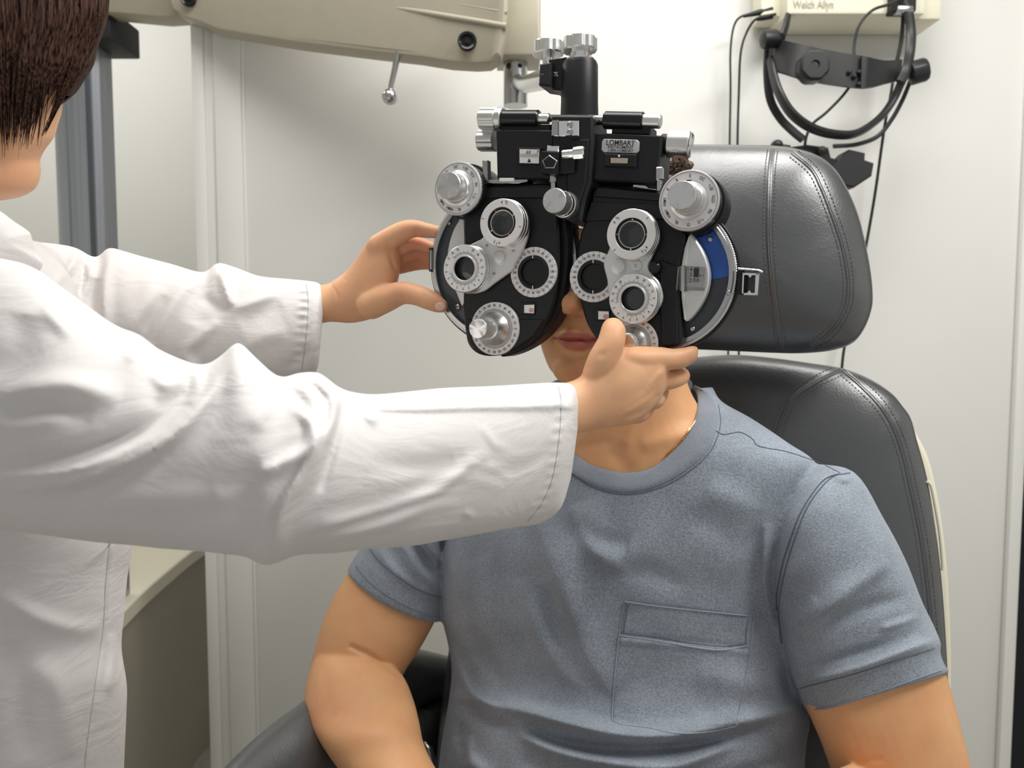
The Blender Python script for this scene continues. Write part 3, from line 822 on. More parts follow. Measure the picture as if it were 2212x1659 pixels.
# right window: silver rocker plate with ridge, painted blue reflection, magnifier
b = MB(); plate(b, [(1490, 505), (1500, 513), (1517, 540), (1527, 565), (1532, 592), (1529, 622), (1518, 650), (1500, 678), (1480, 694), (1474, 660), (1471, 620), (1471, 575), (1478, 535)], -.016, -.004, 'turret', .0015, 3)
plate(b, [(1488, 508), (1491, 512), (1484, 560), (1480, 620), (1479, 660), (1481, 692), (1477, 690), (1471, 640), (1471, 575), (1478, 535)], -.006, -.002, 'turret', .001)
b.build('window_plate', hr_)
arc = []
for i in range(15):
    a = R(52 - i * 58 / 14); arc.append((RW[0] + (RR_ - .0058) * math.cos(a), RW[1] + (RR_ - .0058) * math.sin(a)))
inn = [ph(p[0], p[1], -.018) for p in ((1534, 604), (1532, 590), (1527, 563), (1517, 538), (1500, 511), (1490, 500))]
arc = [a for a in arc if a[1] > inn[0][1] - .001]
b = MB(); b.prism(arc + inn, 0, .0006, 'blue', F(0, 0, -.0215), bev=.0001); b.build('blue_reflection', hr_)  # blue reflection in the window, painted as a coloured sliver
for (px, py) in ((1533, 517), (1495, 711), (1575, 633)):
    b = MB(); q = ph(px, py, -.018); b.lathe([(.0026, -.005), (.0026, .001), (.002, .0016), (0, .0016)], 'steel', F(q[0], q[1], -.0205 + (.006 if px == 1575 else 0)), 20); b.build('screw', hr_)
b = MB()
q0 = ph(1460, 573, .012); q1 = ph(1480, 627, .012)
plate(b, [(1464, 577), (1480, 573), (1480, 629), (1460, 626)], -.004, .012, 'glass', .001); plate(b, [(1480, 575), (1521, 577), (1518, 628), (1480, 627)], -.004, .004, 'glass', .001)
b.build('magnifier', hr_)
b = MB()
plate(b, [(1486, 578), (1520, 579), (1517, 622), (1485, 620)], -.006, -.0035, 'plate', .0004)
for (t, px, py) in (('4', 1494, 583), ('3', 1493, 594), ('2', 1492, 606), ('0', 1501, 606), ('0', 1508, 606), ('+', 1514, 596)):
    q = ph(px, py, -.0034); b.text(t, .0052, 'ink', F(q[0], q[1], -.0033))
plate(b, [(1500, 579), (1511, 580), (1510, 599), (1499, 599)], -.0036, -.003, 'ink', .0001)
b.build('power_scale', hr_)
# corneal aligner brackets
b = MB(); q = ph(1620, 610, -.02); 
o1 = -.012
for P in ([(1592, 582), (1642, 584), (1642, 588), (1606, 590), (1606, 634), (1636, 634), (1640, 586), (1645, 586), (1640, 638), (1592, 636)],):
    pass
plate(b, [(1594, 582), (1606, 582), (1604, 636), (1590, 636)], -.02, -.010, 'black', .0006)
plate(b, [(1604, 589), (1608, 589), (1606, 634), (1602, 634)], -.02, -.009, 'chrome', .0003)
plate(b, [(1606, 589), (1640, 590), (1640, 595), (1625, 595), (1620, 601), (1616, 595), (1606, 594)], -.02, -.009, 'chrome', .0003)
plate(b, [(1606, 633), (1614, 632), (1619, 626), (1623, 632), (1631, 633), (1636, 638), (1606, 637)], -.02, -.009, 'chrome', .0003)
plate(b, [(1632, 590), (1640, 590), (1636, 638), (1630, 638)], -.02, -.009, 'chrome', .0003)
plate(b, [(1608, 594), (1616, 594), (1614, 632), (1607, 632)], -.028, -.0205, 'deep', .0003)
plate(b, [(1616, 594), (1632, 594), (1630, 632), (1614, 632)], -.028, -.022, 'smoke', .0003)
plate(b, [(1594, 578), (1640, 582), (1648, 586), (1646, 590), (1636, 586), (1594, 583)], -.024, -.008, 'chrome', .0006)
b.build('corneal_aligner', hr_)
b = MB(); plate(b, [(926, 535), (934, 535), (934, 588), (926, 586)], -.034, -.014, 'ink', .0006); plate(b, [(928, 540), (932, 540), (932, 582), (928, 582)], -.016, -.012, 'steel', .0004); b.build('corneal_aligner', hl_)

# --- auxiliary / strong sphere dials (upper outer corners) ---
def bigdial(par, px, py, rp, a0, kr, hk, labels, blueish=False):
    off = .016; x, z = ph(px, py, off); r = pr(px, py, rp, off)
    b = MB(); T = F(x, z, 0)
    b.lathe([(r * 1.02, -HT - .008), (r * 1.07, -HT - .006), (r * 1.07, -.010), (r * 1.03, -.006)], 'black', T, 96)
    b.lathe([(r * .96, -HT + .002), (r * .985, -.010), (r * .985, off - .006), (r * .96, off - .005), (r, off - .0048), (r, off - .001), (r * .985, off), (0, off)], 'black', T, 96)
    b.build('dial_drum', par)
    b = MB(); T = F(x, z, off)
    b.lathe([(r * .99, -.0045), (r * 1.0, -.004), (r * 1.0, -.0008), (r * .975, .0003), (r * .93, .0004), (r * .925, .0001), (r * .55, .0001), (r * .5, .0016), (0, .0016)], 'dialwhite', T, 96)
    b.ring(r * .925, r * .936, .0002, .0006, 'ink', T, 96)
    for i, t in enumerate(labels):
        if t: digits(b, [t], x, z, r * .79, off + .0006, r * .15, a0 + i * 30 + (2 if i < 3 else 0))
    a = R(a0); X = x + math.sin(a) * r * .635; Z = z + math.cos(a) * r * .635
    b.box((0, 0, .0007), (r * .15, r * .045, .0003), 'ink', F(X, Z, off) @ Matrix.Rotation(-a, 4, 'Z'))
    b.build('dial_plate', par)
    b = MB(); T = F(x, z, off)
    b.lathe([(kr * 1.35, .0015), (kr * 1.15, .003), (kr * 1.08, .006), (kr * 1.04, .0065)], 'knurl', T, 64)
    b.lathe([(kr, .004), (kr, hk - .001)], 'knurl', T, knurl=.0003, kn=70)
    b.lathe([(kr, hk - .001), (kr * .955, hk)], 'silver', T, 64); b.spun(kr * .955, hk + .0006, 'spun', T, ph_=px)
    b.build('dial_knob', par)
    b = MB(); b.ball((x + r * .12, .006 - off * .2, z + r * 1.0), .0018, 'white', seg=10); b.build('index_dot', par)
LABS = ['0', 'OC', '+.50', '10△I', 'PH', '+.12', 'O', 'RL', 'WMH', 'WMV', 'P', 'R']
bigdial(hl_, 988, 407, 58.5, -36, pr(970, 412, 29.5, .03), .021, LABS)
bigdial(hr_, 1488, 433, 66.5, 0, pr(1470, 436, 31, .04), .033, LABS)

# --- aperture dials ---
AN = ['90', '75', '60', '45', '30', '15', '180', '165', '150', '135', '120', '105'] * 2
def aperture(par, px, py, rp, redset):
    off = .003; x, z = ph(px, py, off); r = pr(px, py, rp, off)
    b = MB(); T = F(x, z, off)
    b.ring(r * .66, r, -.003, .0, 'dialwhite', T, 96, bev=.0004)
    for i, t in enumerate(AN):
        a = R(i * 15); X = x + math.sin(a) * r * .815; Z = z + math.cos(a) * r * .83
        b.text(t, r * .145, 'inkred' if i in redset else 'ink', F(X, Z, off + .0002), cx=.78)
    ticks(b, 24, x, z, r * .93, r * .99, off + .0002, .0002)
    b.build('axis_dial', par)
    b = MB()
    b.lathe([(r * .66, .0005), (r * .655, .0015), (r * .60, .0015), (r * .53, .0012), (r * .515, 0)], 'black', T, 72, open_=True)
    b.lathe([(r * .516, .0002), (r * .51, -.0012), (r * .50, -.0022), (r * .44, -.0023)], 'deep', T, 72, open_=True)
    b.lathe([(r * .50, -.0022), (r * .2, -.0023), (0, -.0023)], 'deep', T, 48, open_=True)  # near-black disc over the uncut face paints in the hole's darkness
    for s in (1, -1):
        b.add([(-.0005, s * r * .535, .0018), (.0005, s * r * .535, .0018), (.0005, s * r * .665, .0018), (-.0005, s * r * .665, .0018)], [[0, 1, 2, 3]], 'white', T)
    b.build('sight_aperture', par)
aperture(hl_, 1152, 588, 54.5, (16,))
aperture(hr_, 1282, 598, 55, (11,))
# small cylinder power windows
def readout(par, P, Wp, txt):
    b = MB(); plate(b, P, 0, .0018, 'black', .0008); plate(b, Wp, .0012, .0024, 'white', .0004)
    cx_ = sum(p[0] for p in Wp) / 4; cy_ = sum(p[1] for p in Wp) / 4
    q = ph(cx_ + 5, cy_ + 3, .0025); b.text(txt, .0062, 'inkred', FR(q[0], q[1], .0026), cx=.85); b.build('cylinder_readout', par)
readout(hl_, [(1124, 653), (1157, 653), (1155, 681), (1122, 680)], [(1132, 659), (1154, 658), (1153, 677), (1132, 676)], '00')
readout(hr_, [(1284, 667), (1318, 669), (1318, 694), (1284, 692)], [(1292, 672), (1315, 673), (1315, 690), (1292, 690)], '00')

# --- cylinder axis / power knobs (bottom) ---
CN = ['90', '75', '60', '45', '30', '15', '0', '165', '150', '135', '120', '105'] * 2
def cylknob(par, px, py, rp, k1, kr, hk):
    off = .005; x, z = ph(px, py, off); r = pr(px, py, rp, off); T = F(x, z, off)
    b = MB(); b.lathe([(r, -.005), (r, -.0006), (r * .985, 0), (0, 0)], 'dialwhite', T, 96)
    digits(b, CN, x, z, r * .87, off + .0003, r * .135, 0)
    ticks(b, 120, x, z, r * .68, r * .75, off + .0003, .00017, longer=10, lr=r * .78)
    b.build('axis_scale', par)
    b = MB(); b.lathe([(r * .66, .0002), (r * .645, .0035), (r * .60, .005), (r * .48, .010), (r * .42, .0155), (r * .41, .017), (r * .38, .0175), (r * .2, .0175)], 'silver', T, 72)
    b.build('axis_knob', par)
    b = MB(); b.lathe([(kr * .97, .012), (kr * .97, hk - .010)], 'knurl', T, 60)
    b.lathe([(kr, hk - .011), (kr, hk - .001)], 'knurl', T, knurl=.00025, kn=60)
    b.lathe([(kr, hk - .001), (kr * .95, hk)], 'silver', T, 64); b.spun(kr * .95, hk + .0006, 'spun', T, ph_=py); b.build('power_knob', par)
cylknob(hl_, 1068, 710, 57.5, 37, pr(1031, 716, 21.5, .04), .041)
cylknob(hr_, 1366, 742, 55, 37, pr(1360, 735, 20, .03), .024)

# --- turrets with rotary prism ring and cross cylinder ---
def turret(par, outline, A, Ar, B, Br, pin, pad, screws, a_pd, seed):
    b = MB(); plate(b, outline, .004, .009, 'turret', .0012, 4)
    x, z = ph(*pin, .010); T = F(x, z, .009)
    r = .0072; b.lathe([(r * 1.2, 0), (r * 1.15, .0008), (r, .001), (r * .97, .0028), (r * .8, .0034), (0, .0036)], 'turret', T, 40)
    if pad:
        x, z = ph(*pad, .010); b.lathe([(.0055, 0), (.0053, .0016), (.002, .0018), (.0016, .0002), (0, .0002)], 'turret', F(x, z, .009), 30)
    for s_ in screws:
        x, z = ph(*s_, .010); b.lathe([(.0019, 0), (.0019, .0005), (0, .0006)], 'steel', F(x, z, .009), 16); b.box((0, 0, .0008), (.0026, .0004, .0002), 'ink', F(x, z, .009))
    b.build('turret_arm', par)
    # rotary prism ring
    off = .024; x, z = ph(A[0], A[1], off); r = pr(A[0], A[1], Ar, off); T = F(x, z, off)
    b = MB()
    for (h0, h1, k) in ((-.0155, -.0100, 1.02), (-.0098, -.0045, 1.0), (-.0043, 0, .985)): b.ring(r * .66, r * k, h0, h1, 'silver', T, 96, bev=.0009)
    b.ring(r * .64, r * .97, -.001, .0004, 'dialwhite', T, 96, bev=.0003)
    for i in range(4):
        a = R(a_pd + 90 * i); q = F(x, z, off + .0006) @ Matrix.Rotation(-a, 4, 'Z')
        b.add([(-.0003, r * .82, 0), (.0003, r * .82, 0), (.0003, r * .93, 0), (-.0003, r * .93, 0)], [[0, 1, 2, 3]], 'ink', q)
    digits(b, ['4', '5'], x, z, r * .82, off + .0006, r * .17, a_pd - 12, 16); digits(b, ['4', '5'], x, z, r * .82, off + .0006, r * .17, a_pd + 172, 16)
    b.build('rotary_prism', par)
    b = MB()
    b.lathe([(r * .665, -.0008), (r * .65, -.0012), (r * .62, -.0024), (r * .54, -.0026)], 'black', T, 64, open_=True)
    b.lathe([(r * .545, -.0026), (r * .53, -.0020), (r * .505, -.0022), (r * .49, -.0035), (r * .485, -.0140)], 'silver', T, 64, open_=True)
    b.lathe([(r * .49, -.0138), (r * .3, -.0131), (0, -.0127)], 'lensgrey', T, 48, open_=True)
    for i in range(4):
        a = R(a_pd + 45 + 90 * i); rr = r * .585
        b.ball((math.sin(a) * rr, math.cos(a) * rr, -.0024), .0009, 'orange' if i % 2 else 'white', T, seg=10)
    b.build('prism_lens', par)
    # cross cylinder
    off = .021; x, z = ph(B[0], B[1], off); r = pr(B[0], B[1], Br, off); T = F(x, z, off)
    b = MB()
    for (h0, h1, k) in ((-.0150, -.0105, 1.03), (-.0100, -.0055, 1.015), (-.0050, 0, 1.0)): b.ring(r * .50, r * k, h0, h1, 'silver', T, 96, bev=.0008)
    b.ring(r * .49, r * .975, -.001, .0003, 'dialwhite', T, 96, bev=.0002)
    b.ring(r * .49, r * .56, .0002, .0009, 'silver', T, 72, bev=.0003)
    ticks(b, 80, x, z, r * .60, r * .69, off + .0005, .00016, a0=-60 + a_pd, a1=240 + a_pd, longer=4, lr=r * .75)
    nums = ['20', '18', '15', '12', '9', '6', '4', '2', '0', '2', '4', '6', '9', '12', '15', '18', '20']
    for i, t in enumerate(nums):
        a = a_pd * .3 + 25 + i * (310 / 16.0)
        digits(b, [t], x, z, r * .845, off + .0005, r * .15, a)
    b.build('cross_cylinder', par)
    b = MB()
    b.lathe([(r * .51, 0), (r * .49, -.001), (r * .47, -.008)], 'blackgloss', T, 48, open_=True)
    b.lathe([(r * .475, -.008), (r * .25, -.0074), (0, -.0072)], 'lensgrey', T, 48, open_=True)
    b.build('cross_cylinder_lens', par)
turret(hl_, [(1028, 522), (1045, 508), (1060, 450), (1100, 440), (1135, 470), (1139, 505), (1128, 540), (1113, 568), (1104, 584), (1066, 612), (1040, 630), (1005, 632), (985, 600), (990, 545)],
       (1083, 481), 53, (1003, 580), 52, (1078, 557), None, [(1108, 541), (1067, 591), (1051, 530)], 14, 1)
turret(hr_, [(1318, 530), (1330, 470), (1370, 450), (1415, 480), (1424, 515), (1408, 552), (1401, 574), (1408, 592), (1424, 612), (1430, 650), (1400, 690), (1340, 690), (1316, 640), (1311, 604), (1304, 576), (1306, 560)],
       (1363, 506), 56, (1367, 645), 54, (1336, 576), (1375, 574), [], -42, 2)
b = MB(); x, z = ph(1412, 577, .012); b.lathe([(.006, 0), (.006, .006), (.004, .008), (0, .008)], 'blackgloss', F(x, z, .003), 24); b.build('detent', hr_)

# --- centre: bars, levelling tubes, post ---
b = MB()
plate(b, [(1070, 280), (1196, 280), (1196, 388), (1073, 385)], -.040, .004, 'black', .0022)
plate(b, [(1080, 268), (1190, 268), (1190, 284), (1080, 284)], -.032, -.004, 'black', .002)
b.build('slide_bar', phor)
b = MB()
plate(b, [(1281, 286), (1430, 292), (1420, 396), (1279, 390)], -.040, .004, 'black', .0022)
plate(b, [(1322, 268), (1404, 270), (1404, 292), (1320, 290)], -.032, -.004, 'black', .002)
b.build('slide_bar', phor)
b = MB()
plate(b, [(1190, 249), (1280, 249), (1282, 300), (1276, 392), (1264, 430), (1255, 478), (1236, 482), (1215, 470), (1196, 392)], -.036, .012, 'black', .003)
plate(b, [(1232, 300), (1272, 300), (1266, 392), (1240, 470), (1228, 470), (1222, 392)], .010, .015, 'black', .002)
plate(b, [(1188, 247), (1282, 248), (1282, 256), (1188, 255)], -.03, .010, 'steel', .001)
b.build('centre_column', phor)
b = MB()
o = .006
q = ph(1251, 120, 0); q2 = ph(1251, 252, 0); rt = (ph(1292, 150, 0)[0] - ph(1214, 150, 0)[0]) / 2 * 1.0
cxp = ph(1252, 180, -.02)
T = Matrix.Translation((cxp[0], .02, 0)); r = rt
b.lathe([(r * 1.03, q2[1]), (r * 1.03, q2[1] + .004), (r, q2[1] + .02), (r * .985, q[1] - .004), (r * .90, q[1]), (0, q[1])], 'black', T, 56)
b.build('post', phor)
b = MB()
h = q[1]; kk = (ph(1290, 100, -.02)[0] - ph(1219, 100, -.02)[0]) / 2; kz0 = ph(1254, 112, -.02)[1]; kz1 = ph(1254, 82, -.02)[1]
b.lathe([(kk * .85, h - .001), (kk * .85, h + .0025), (kk * .6, h + .003), (kk * .6, kz0 + .001)], 'chrome', T, 48)
b.lathe([(kk * .93, kz0), (kk, kz0 + .0015), (kk, kz1 - .0015), (kk * .93, kz1), (0, kz1 + .001)], 'knurl', T, 120, lobes=7, la=.09)
b.build('lock_knob', phor)
b = MB()
c2 = ph(1184, 107, -.03); k2 = kk * .95; T2 = Matrix.Translation((c2[0], .03, 0)); z0 = ph(1184, 120, -.03)[1]; z1 = ph(1184, 91, -.03)[1]
zb = ph(1184, 136, -.03)[1]
b.lathe([(k2 * .35, zb), (k2 * .35, z0)], 'chrome', T2, 30)
b.lathe([(k2 * .93, z0), (k2, z0 + .0015), (k2, z1 - .0015), (k2 * .93, z1), (0, z1 + .001)], 'knurl', T2, 120, lobes=7, la=.09)
b.build('tilt_knob', phor)
b = MB()
plate(b, [(1184, 128), (1222, 122), (1222, 196), (1192, 193), (1184, 184)], -.050, -.012, 'black', .002)
plate(b, [(1164, 137), (1190, 133), (1190, 187), (1162, 183)], -.040, -.004, 'rubber', .003)
x, z = ph(1198, 160, -.011); b.text('CYL', .0062, 'white', FR(x, z, -.0116), cx=.7)
x, z = ph(1171, 160, -.003); b.text('—', .003, 'white', F(x, z, -.0036))
b.build('mounting_block', phor)

def xtube(name, parts, off, p0, p1):
    """turned parts along a line measured between two picture points: parts = [(px0, px1, r, mat, lobes)]"""
    b = MB()
    def on(px):
        t = (px - p0[0]) / (p1[0] - p0[0]); q = ph(px, p0[1] + (p1[1] - p0[1]) * t, off); return Vector((q[0], -off, q[1]))
    for (xa_, xb_, r, m, lob) in parts:
        A_, B_ = on(xa_), on(xb_); L_ = (B_ - A_).length; e_ = min(.0012, L_ * .2)
        xf = Matrix.Translation(A_) @ Vector((0, 0, 1)).rotation_difference(B_ - A_).to_matrix().to_4x4()
        b.lathe([(r - e_, 0), (r, e_), (r, L_ - e_), (r - e_, L_), (0, L_)], m, xf, 84, lobes=lob, la=.10 if lob else 0)
        if m == 'silver' and xb_ > 1440: b.spun(r * .9, L_ + .0008, 'spun', xf)
    return b.build(name, phor)
rt_ = pr(1130, 256, 18.5, -.004)
xtube('levelling_tube', [(1082, 1165, rt_, 'blackgloss', 0), (1162, 1188, rt_ * .62, 'silver', 0), (1186, 1197, rt_ * .35, 'rubber', 0)], -.006, (1082, 256), (1190, 256.5))
xtube('levelling_tube', [(1278, 1310, rt_ * .55, 'steel', 0), (1306, 1391, rt_ * 1.0, 'blackgloss', 0), (1388, 1428, rt_ * .78, 'silver', 0)], -.006, (1282, 259), (1428, 262.5))
xtube('rotation_knob', [(1040, 1076, pr(1060, 255, 26), 'knurl', 6), (1074, 1088, rt_ * 1.35, 'silver', 0)], -.006, (1038, 256), (1086, 256))
xtube('level_knob', [(1036, 1072, pr(1055, 303, 25), 'knurl', 6)], -.016, (1034, 303), (1072, 303))
xtube('distance_knob', [(1428, 1447, .010, 'rubber', 0), (1443, 1492, pr(1470, 312, 29, -.016), 'silver', 0)], -.016, (1430, 311), (1492, 313))
# clamp bracket with two screws
b = MB(); plate(b, [(1191, 259), (1206, 258), (1206, 294), (1190, 293)], .010, .016, 'steel', .001); plate(b, [(1206, 260), (1250, 260), (1250, 294), (1206, 294)], .010, .018, 'chrome', .001)
for py in (269, 285):
    x, z = ph(1230, py, .02); b.lathe([(.0033, 0), (.0030, .0016), (.002, .0022), (0, .0022)], 'steel', F(x, z, .018), 20)
b.build('rod_clamp', phor)
# PD scale
b = MB(); plate(b, [(1118, 318), (1170, 319), (1170, 356), (1117, 355)], .002, .0065, 'black', .001); plate(b, [(1122, 322), (1165, 323), (1164, 353), (1122, 352)], .0062, .0072, 'dialwhite', .0003)
for i in range(19):
    x, z = ph(1124 + i * 2.1, 337, .0073); b.add([(x - .00016, -.00735, z - .0014), (x + .00016, -.00735, z - .0014), (x + .00016, -.00735, z + (.0022 if i % 5 else .003)), (x - .00016, -.00735, z + (.0022 if i % 5 else .003))], [[0, 1, 2, 3]], 'ink')
x, z = ph(1143, 346, .0073); b.add([(x - .0022, -.00735, z - .0022), (x + .0022, -.00735, z - .0022), (x, -.00735, z + .0022)], [[0, 1, 2]], 'ink')
for (t, px) in (('6', 1139), ('0', 1144), ('7', 1161)):
    x, z = ph(px, 329, .0073); b.text(t, .0048, 'ink', FR(x, z, .00735))
b.build('pupil_distance_scale', phor)
# maker's plate
b = MB(); P = [(1304, 300), (1376, 302), (1381, 307), (1380, 326), (1375, 331), (1304, 329), (1299, 324), (1300, 305)]
plate(b, P, .004, .0055, 'plate', .0005)
for (t, px, py, s_, c_) in (('LOMBART', 1340, 309, .0078, .86), ('INSTRUMENT', 1340, 318.5, .0042, 1.05), ('1-800-LOMBART', 1340, 325.5, .0036, 1.05)):
    x, z = ph(px, py, .0056); b.text(t, s_, 'ink', FR(x, z, .0057), cx=c_)
b.build('maker_plate', phor)
b = MB(); plate(b, [(1305, 331), (1375, 333), (1373, 361), (1303, 359)], .003, .0085, 'black', .0014); plate(b, [(1319, 341), (1356, 342), (1355, 353), (1319, 352)], .008, .0092, 'amber', .0003)
x, z = ph(1337, 337, .009); b.ball((x, -.0086, z), .0011, 'white', seg=10); b.build('vertex_readout', phor)
# near point rod holder
b = MB()
plate(b, [(1207, 326), (1242, 330), (1240, 372), (1206, 376)], .004, .020, 'black', .0012)
fo = [(1169, 326), (1207, 327), (1206, 376), (1167, 374)]
ho = [(1187, 338), (1203, 348), (1196, 362), (1178, 362), (1172, 348)]
plate(b, fo, .008, .024, 'black', .001)
plate(b, [(1186, 334), (1204, 347), (1197, 363), (1177, 363), (1170, 347)], .0235, .0250, 'steel', .0006); plate(b, [(1186, 337), (1201, 347), (1195, 361), (1178, 361), (1173, 347)], .0246, .0256, 'deep', .0002)
b.build('reading_rod_holder', phor)
b = MB(); plate(b, [(1181, 314), (1207, 315), (1206, 328), (1180, 327)], .010, .022, 'chrome', .001)
b.build('rod_latch', phor)
zc = ph(1240, 331, .022)[1]
b = MB()
for (xa_, xb_, r, m) in ((ph(1215, 331, .02)[0], ph(1242, 331, .02)[0], .0050, 'chrome'), (ph(1240, 331, .02)[0], ph(1265, 331, .02)[0], .0072, 'chrome')):
    xf = Matrix.Translation((xa_, -.020, zc)) @ Matrix.Rotation(R(90), 4, 'Y'); b.lathe([(r * .8, 0), (r, .001), (r, xb_ - xa_ - .001), (r * .8, xb_ - xa_), (0, xb_ - xa_)], m, xf, 30)
b.build('rod_screw', phor)
def pin(name, px, py0, py1, rp, off, par=phor, m='steel'):
    b = MB(); x, z0 = ph(px, py1, off); _, z1 = ph(px, py0, off); r = rp * .0005
    xf = Matrix.Translation((x, -off, 0)); zm = z0 + (z1 - z0) * .45
    b.lathe([(0, z0), (r * .7, z0), (r * .7, zm), (r, zm + .001), (r, z1 - .001), (r * .8, z1), (0, z1)], m, xf, 12, lobes=4, la=.12); return b.build(name, par)
pin('lever', 1195, 378, 411, 8.5, .012); pin('lever', 1424, 362, 413, 9, .010)
b = MB(); plate(b, [(1041, 345), (1049, 347), (1053, 346), (1054, 392), (1043, 390)], -.002, .006, 'steel', .0008); plate(b, [(1043, 388), (1140, 387), (1140, 392), (1120, 396), (1045, 396)], -.012, .003, 'steel', .0006)
b.build('bracket', hl_)
b = MB(); plate(b, [(1078, 384), (1110, 384), (1110, 392), (1078, 392)], -.006, .0045, 'white', .0008); b.build('stop_pad', hl_)
b = MB(); plate(b, [(1368, 398), (1395, 400), (1402, 406), (1420, 408), (1420, 412), (1366, 404)], -.012, .002, 'steel', .0006); b.build('bracket', hr_)
# centre knob
b = MB(); x, z = ph(1228, 446, .006)
kr = pr(1197, 450, 27.5, .05); T = F(x, z, .014)
b.lathe([(kr * 1.12, -.004), (kr * 1.15, .002), (kr * 1.05, .006), (kr * .95, .0065), (kr * .95, .012)], 'silver', T, 64)
b.lathe([(kr * 1.02, .009), (kr * 1.02, .014), (kr * .9, .015)], 'chrome', T, 64)
b.lathe([(kr, .014), (kr, .033)], 'knurl', T, knurl=.0003, kn=66)
b.lathe([(kr, .033), (kr * .95, .034)], 'silver', T, 64); b.spun(kr * .95, .0346, 'spun', T); b.build('vertical_knob', phor)
b = MB(); plate(b, [(1226, 476), (1262, 474), (1262, 495), (1228, 494)], -.034, -.028, 'chrome', .001); b.build('forehead_rest', phor)
# ------------------------------------------------------------------ the examination chair
chair = empty('examination_chair', (.30, 1.2, 0)); tag(chair, 'black leather examination chair with a wide padded headrest and cream side shells', 'chair')
cl = Vector(chair.location)
def planept(px, py, P0, yaw, tilt=0):
    n = Vector((-math.sin(yaw), -math.cos(yaw) * math.cos(tilt), math.sin(tilt))); d = ray(px, py)
    return CAMP + d * ((P0 - CAMP).dot(n) / d.dot(n)), n
def cushion(name, outline, P0, yaw, tilt, tf, tb, m, parent, rings=26, pe=2.6, k=6, off=cl):
    O = [planept(p[0], p[1], P0, yaw, tilt) for p in catmull(outline, k, True)]
    n = O[0][1]; O = [o[0] for o in O]; c = sum(O, Vector()) / len(O); N = len(O)
    vs = []; fs = []
    lv = [1 - math.cos(i / rings * math.pi / 2) for i in range(rings + 1)]
    sl = [math.sin(i / rings * math.pi / 2) for i in range(rings + 1)]
    for sgn, t in ((1, tf), (-1, tb)):
        for i in range(rings + 1 if sgn == 1 else rings + 1):
            s = sl[rings - i] if sgn == 1 else sl[i]
            hgt = t * max(0, 1 - s ** pe) ** (1 / pe)
            if s < 1e-6: s = 1e-4
            if sgn == -1 and i == rings: continue
            if sgn == -1:
                s = sl[rings - i - 0] if False else s
            for o in O: vs.append(c + (o - c) * s + n * hgt * sgn - off)
    # first block: i=0 rim ... i=rings centre (front); second: i=0 centre ... i=rings-1 (back)
    fr = rings + 1
    for i in range(fr - 1):
        for q in range(N): fs.append([i * N + q, i * N + (q + 1) % N, (i + 1) * N + (q + 1) % N, (i + 1) * N + q])
    fs.append([(fr - 1) * N + q for q in range(N)])
    for i in range(rings - 1):
        a = fr + i; fs += [[a * N + q, a * N + (q + 1) % N, (a + 1) * N + (q + 1) % N, (a + 1) * N + q] for q in range(N)]
    fs.append([fr * N + q for q in range(N)][::-1])
    a = fr + rings - 1
    for q in range(N): fs.append([a * N + q, a * N + (q + 1) % N, (q + 1) % N, q])
    b = MB(); b.add(vs, fs, m); return b.build(name, parent, sharp=60)
def seam(par, bv, pts, gap=8, piping=True, off=cl, stitch=True, st=11):
    """welt seam on a cushion: two rolls with stitches either side"""
    S = [tuple(p) for p in catmull(pts, 10)]
    def offp(d):
        o = []
        for i, p in enumerate(S):
            a = S[max(i - 1, 0)]; c = S[min(i + 1, len(S) - 1)]; L_ = math.dist(a, c) or 1
            o.append((p[0] - (c[1] - a[1]) / L_ * d, p[1] + (c[0] - a[0]) / L_ * d))
        return o
    b = MB()
    for d, r in ((-2.3, .0021), (2.3, .0021)):
        q = [hit(bv, p[0], p[1], -.0006)[0] - off for p in offp(d) if bv.ray_cast(CAMP, ray(p[0], p[1]).normalized())[0] is not None]
        b.tube(q, r, 'leather', 8)
    o = b.build('welt_seam', par)
    if stitch:
        for d in (-gap - 3, gap + 3):
            b = MB(); Q = [p for p in offp(d) if bv.ray_cast(CAMP, ray(p[0], p[1]).normalized())[0] is not None and bv.ray_cast(CAMP, ray(p[0], p[1] - 3).normalized())[0] is not None]; acc = 0; last = Q[0]; w0 = None
            W = [hit(bv, p[0], p[1], .0004)[0] - off for p in Q]
            dense = [Vector(v) for v in catmull([tuple(v) for v in W], 4)]
            L_ = 0; on = []; step = .0052
            for i in range(1, len(dense)):
                L_ += (dense[i] - dense[i - 1]).length
                on.append((L_, dense[i]))
            n_ = int(L_ / step)
            for j in range(n_):
                a_ = next(v for l, v in on if l >= j * step); c_ = next((v for l, v in on if l >= j * step + .003), a_)
                if (a_ - c_).length > 1e-5: b.tube([a_, c_], .00065, 'stitch', 5)
            b.build('stitching', par)
HY0 = Vector((.235, 1.085, 1.3))
head_o = [(1498, 317), (1624, 319), (1685, 321), (1736, 330), (1775, 345), (1806, 372), (1832, 414), (1854, 467), (1869, 527), (1880, 584), (1885, 636), (1882, 671), (1867, 710), (1842, 741), (1797, 757), (1732, 763), (1667, 762), (1580, 758), (1511, 755), (1350, 750), (1220, 735), (1168, 690), (1160, 600), (1172, 480), (1210, 380), (1290, 330), (1390, 318)]
HYAW = R(20)
hr = cushion('headrest', head_o, HY0, HYAW, R(6), .075, .05, 'leather', chair, pe=2.3)
bpy.context.view_layer.update()
def wb(ob):
    me = ob.data; mw = ob.matrix_world
    return BVHTree.FromPolygons([mw @ v.co for v in me.vertices], [tuple(p.vertices) for p in me.polygons])
bv = wb(hr)
seam(hr, bv, [(1669, 324), (1664, 365), (1662, 420), (1661, 523), (1670, 627), (1682, 710), (1689, 752)])
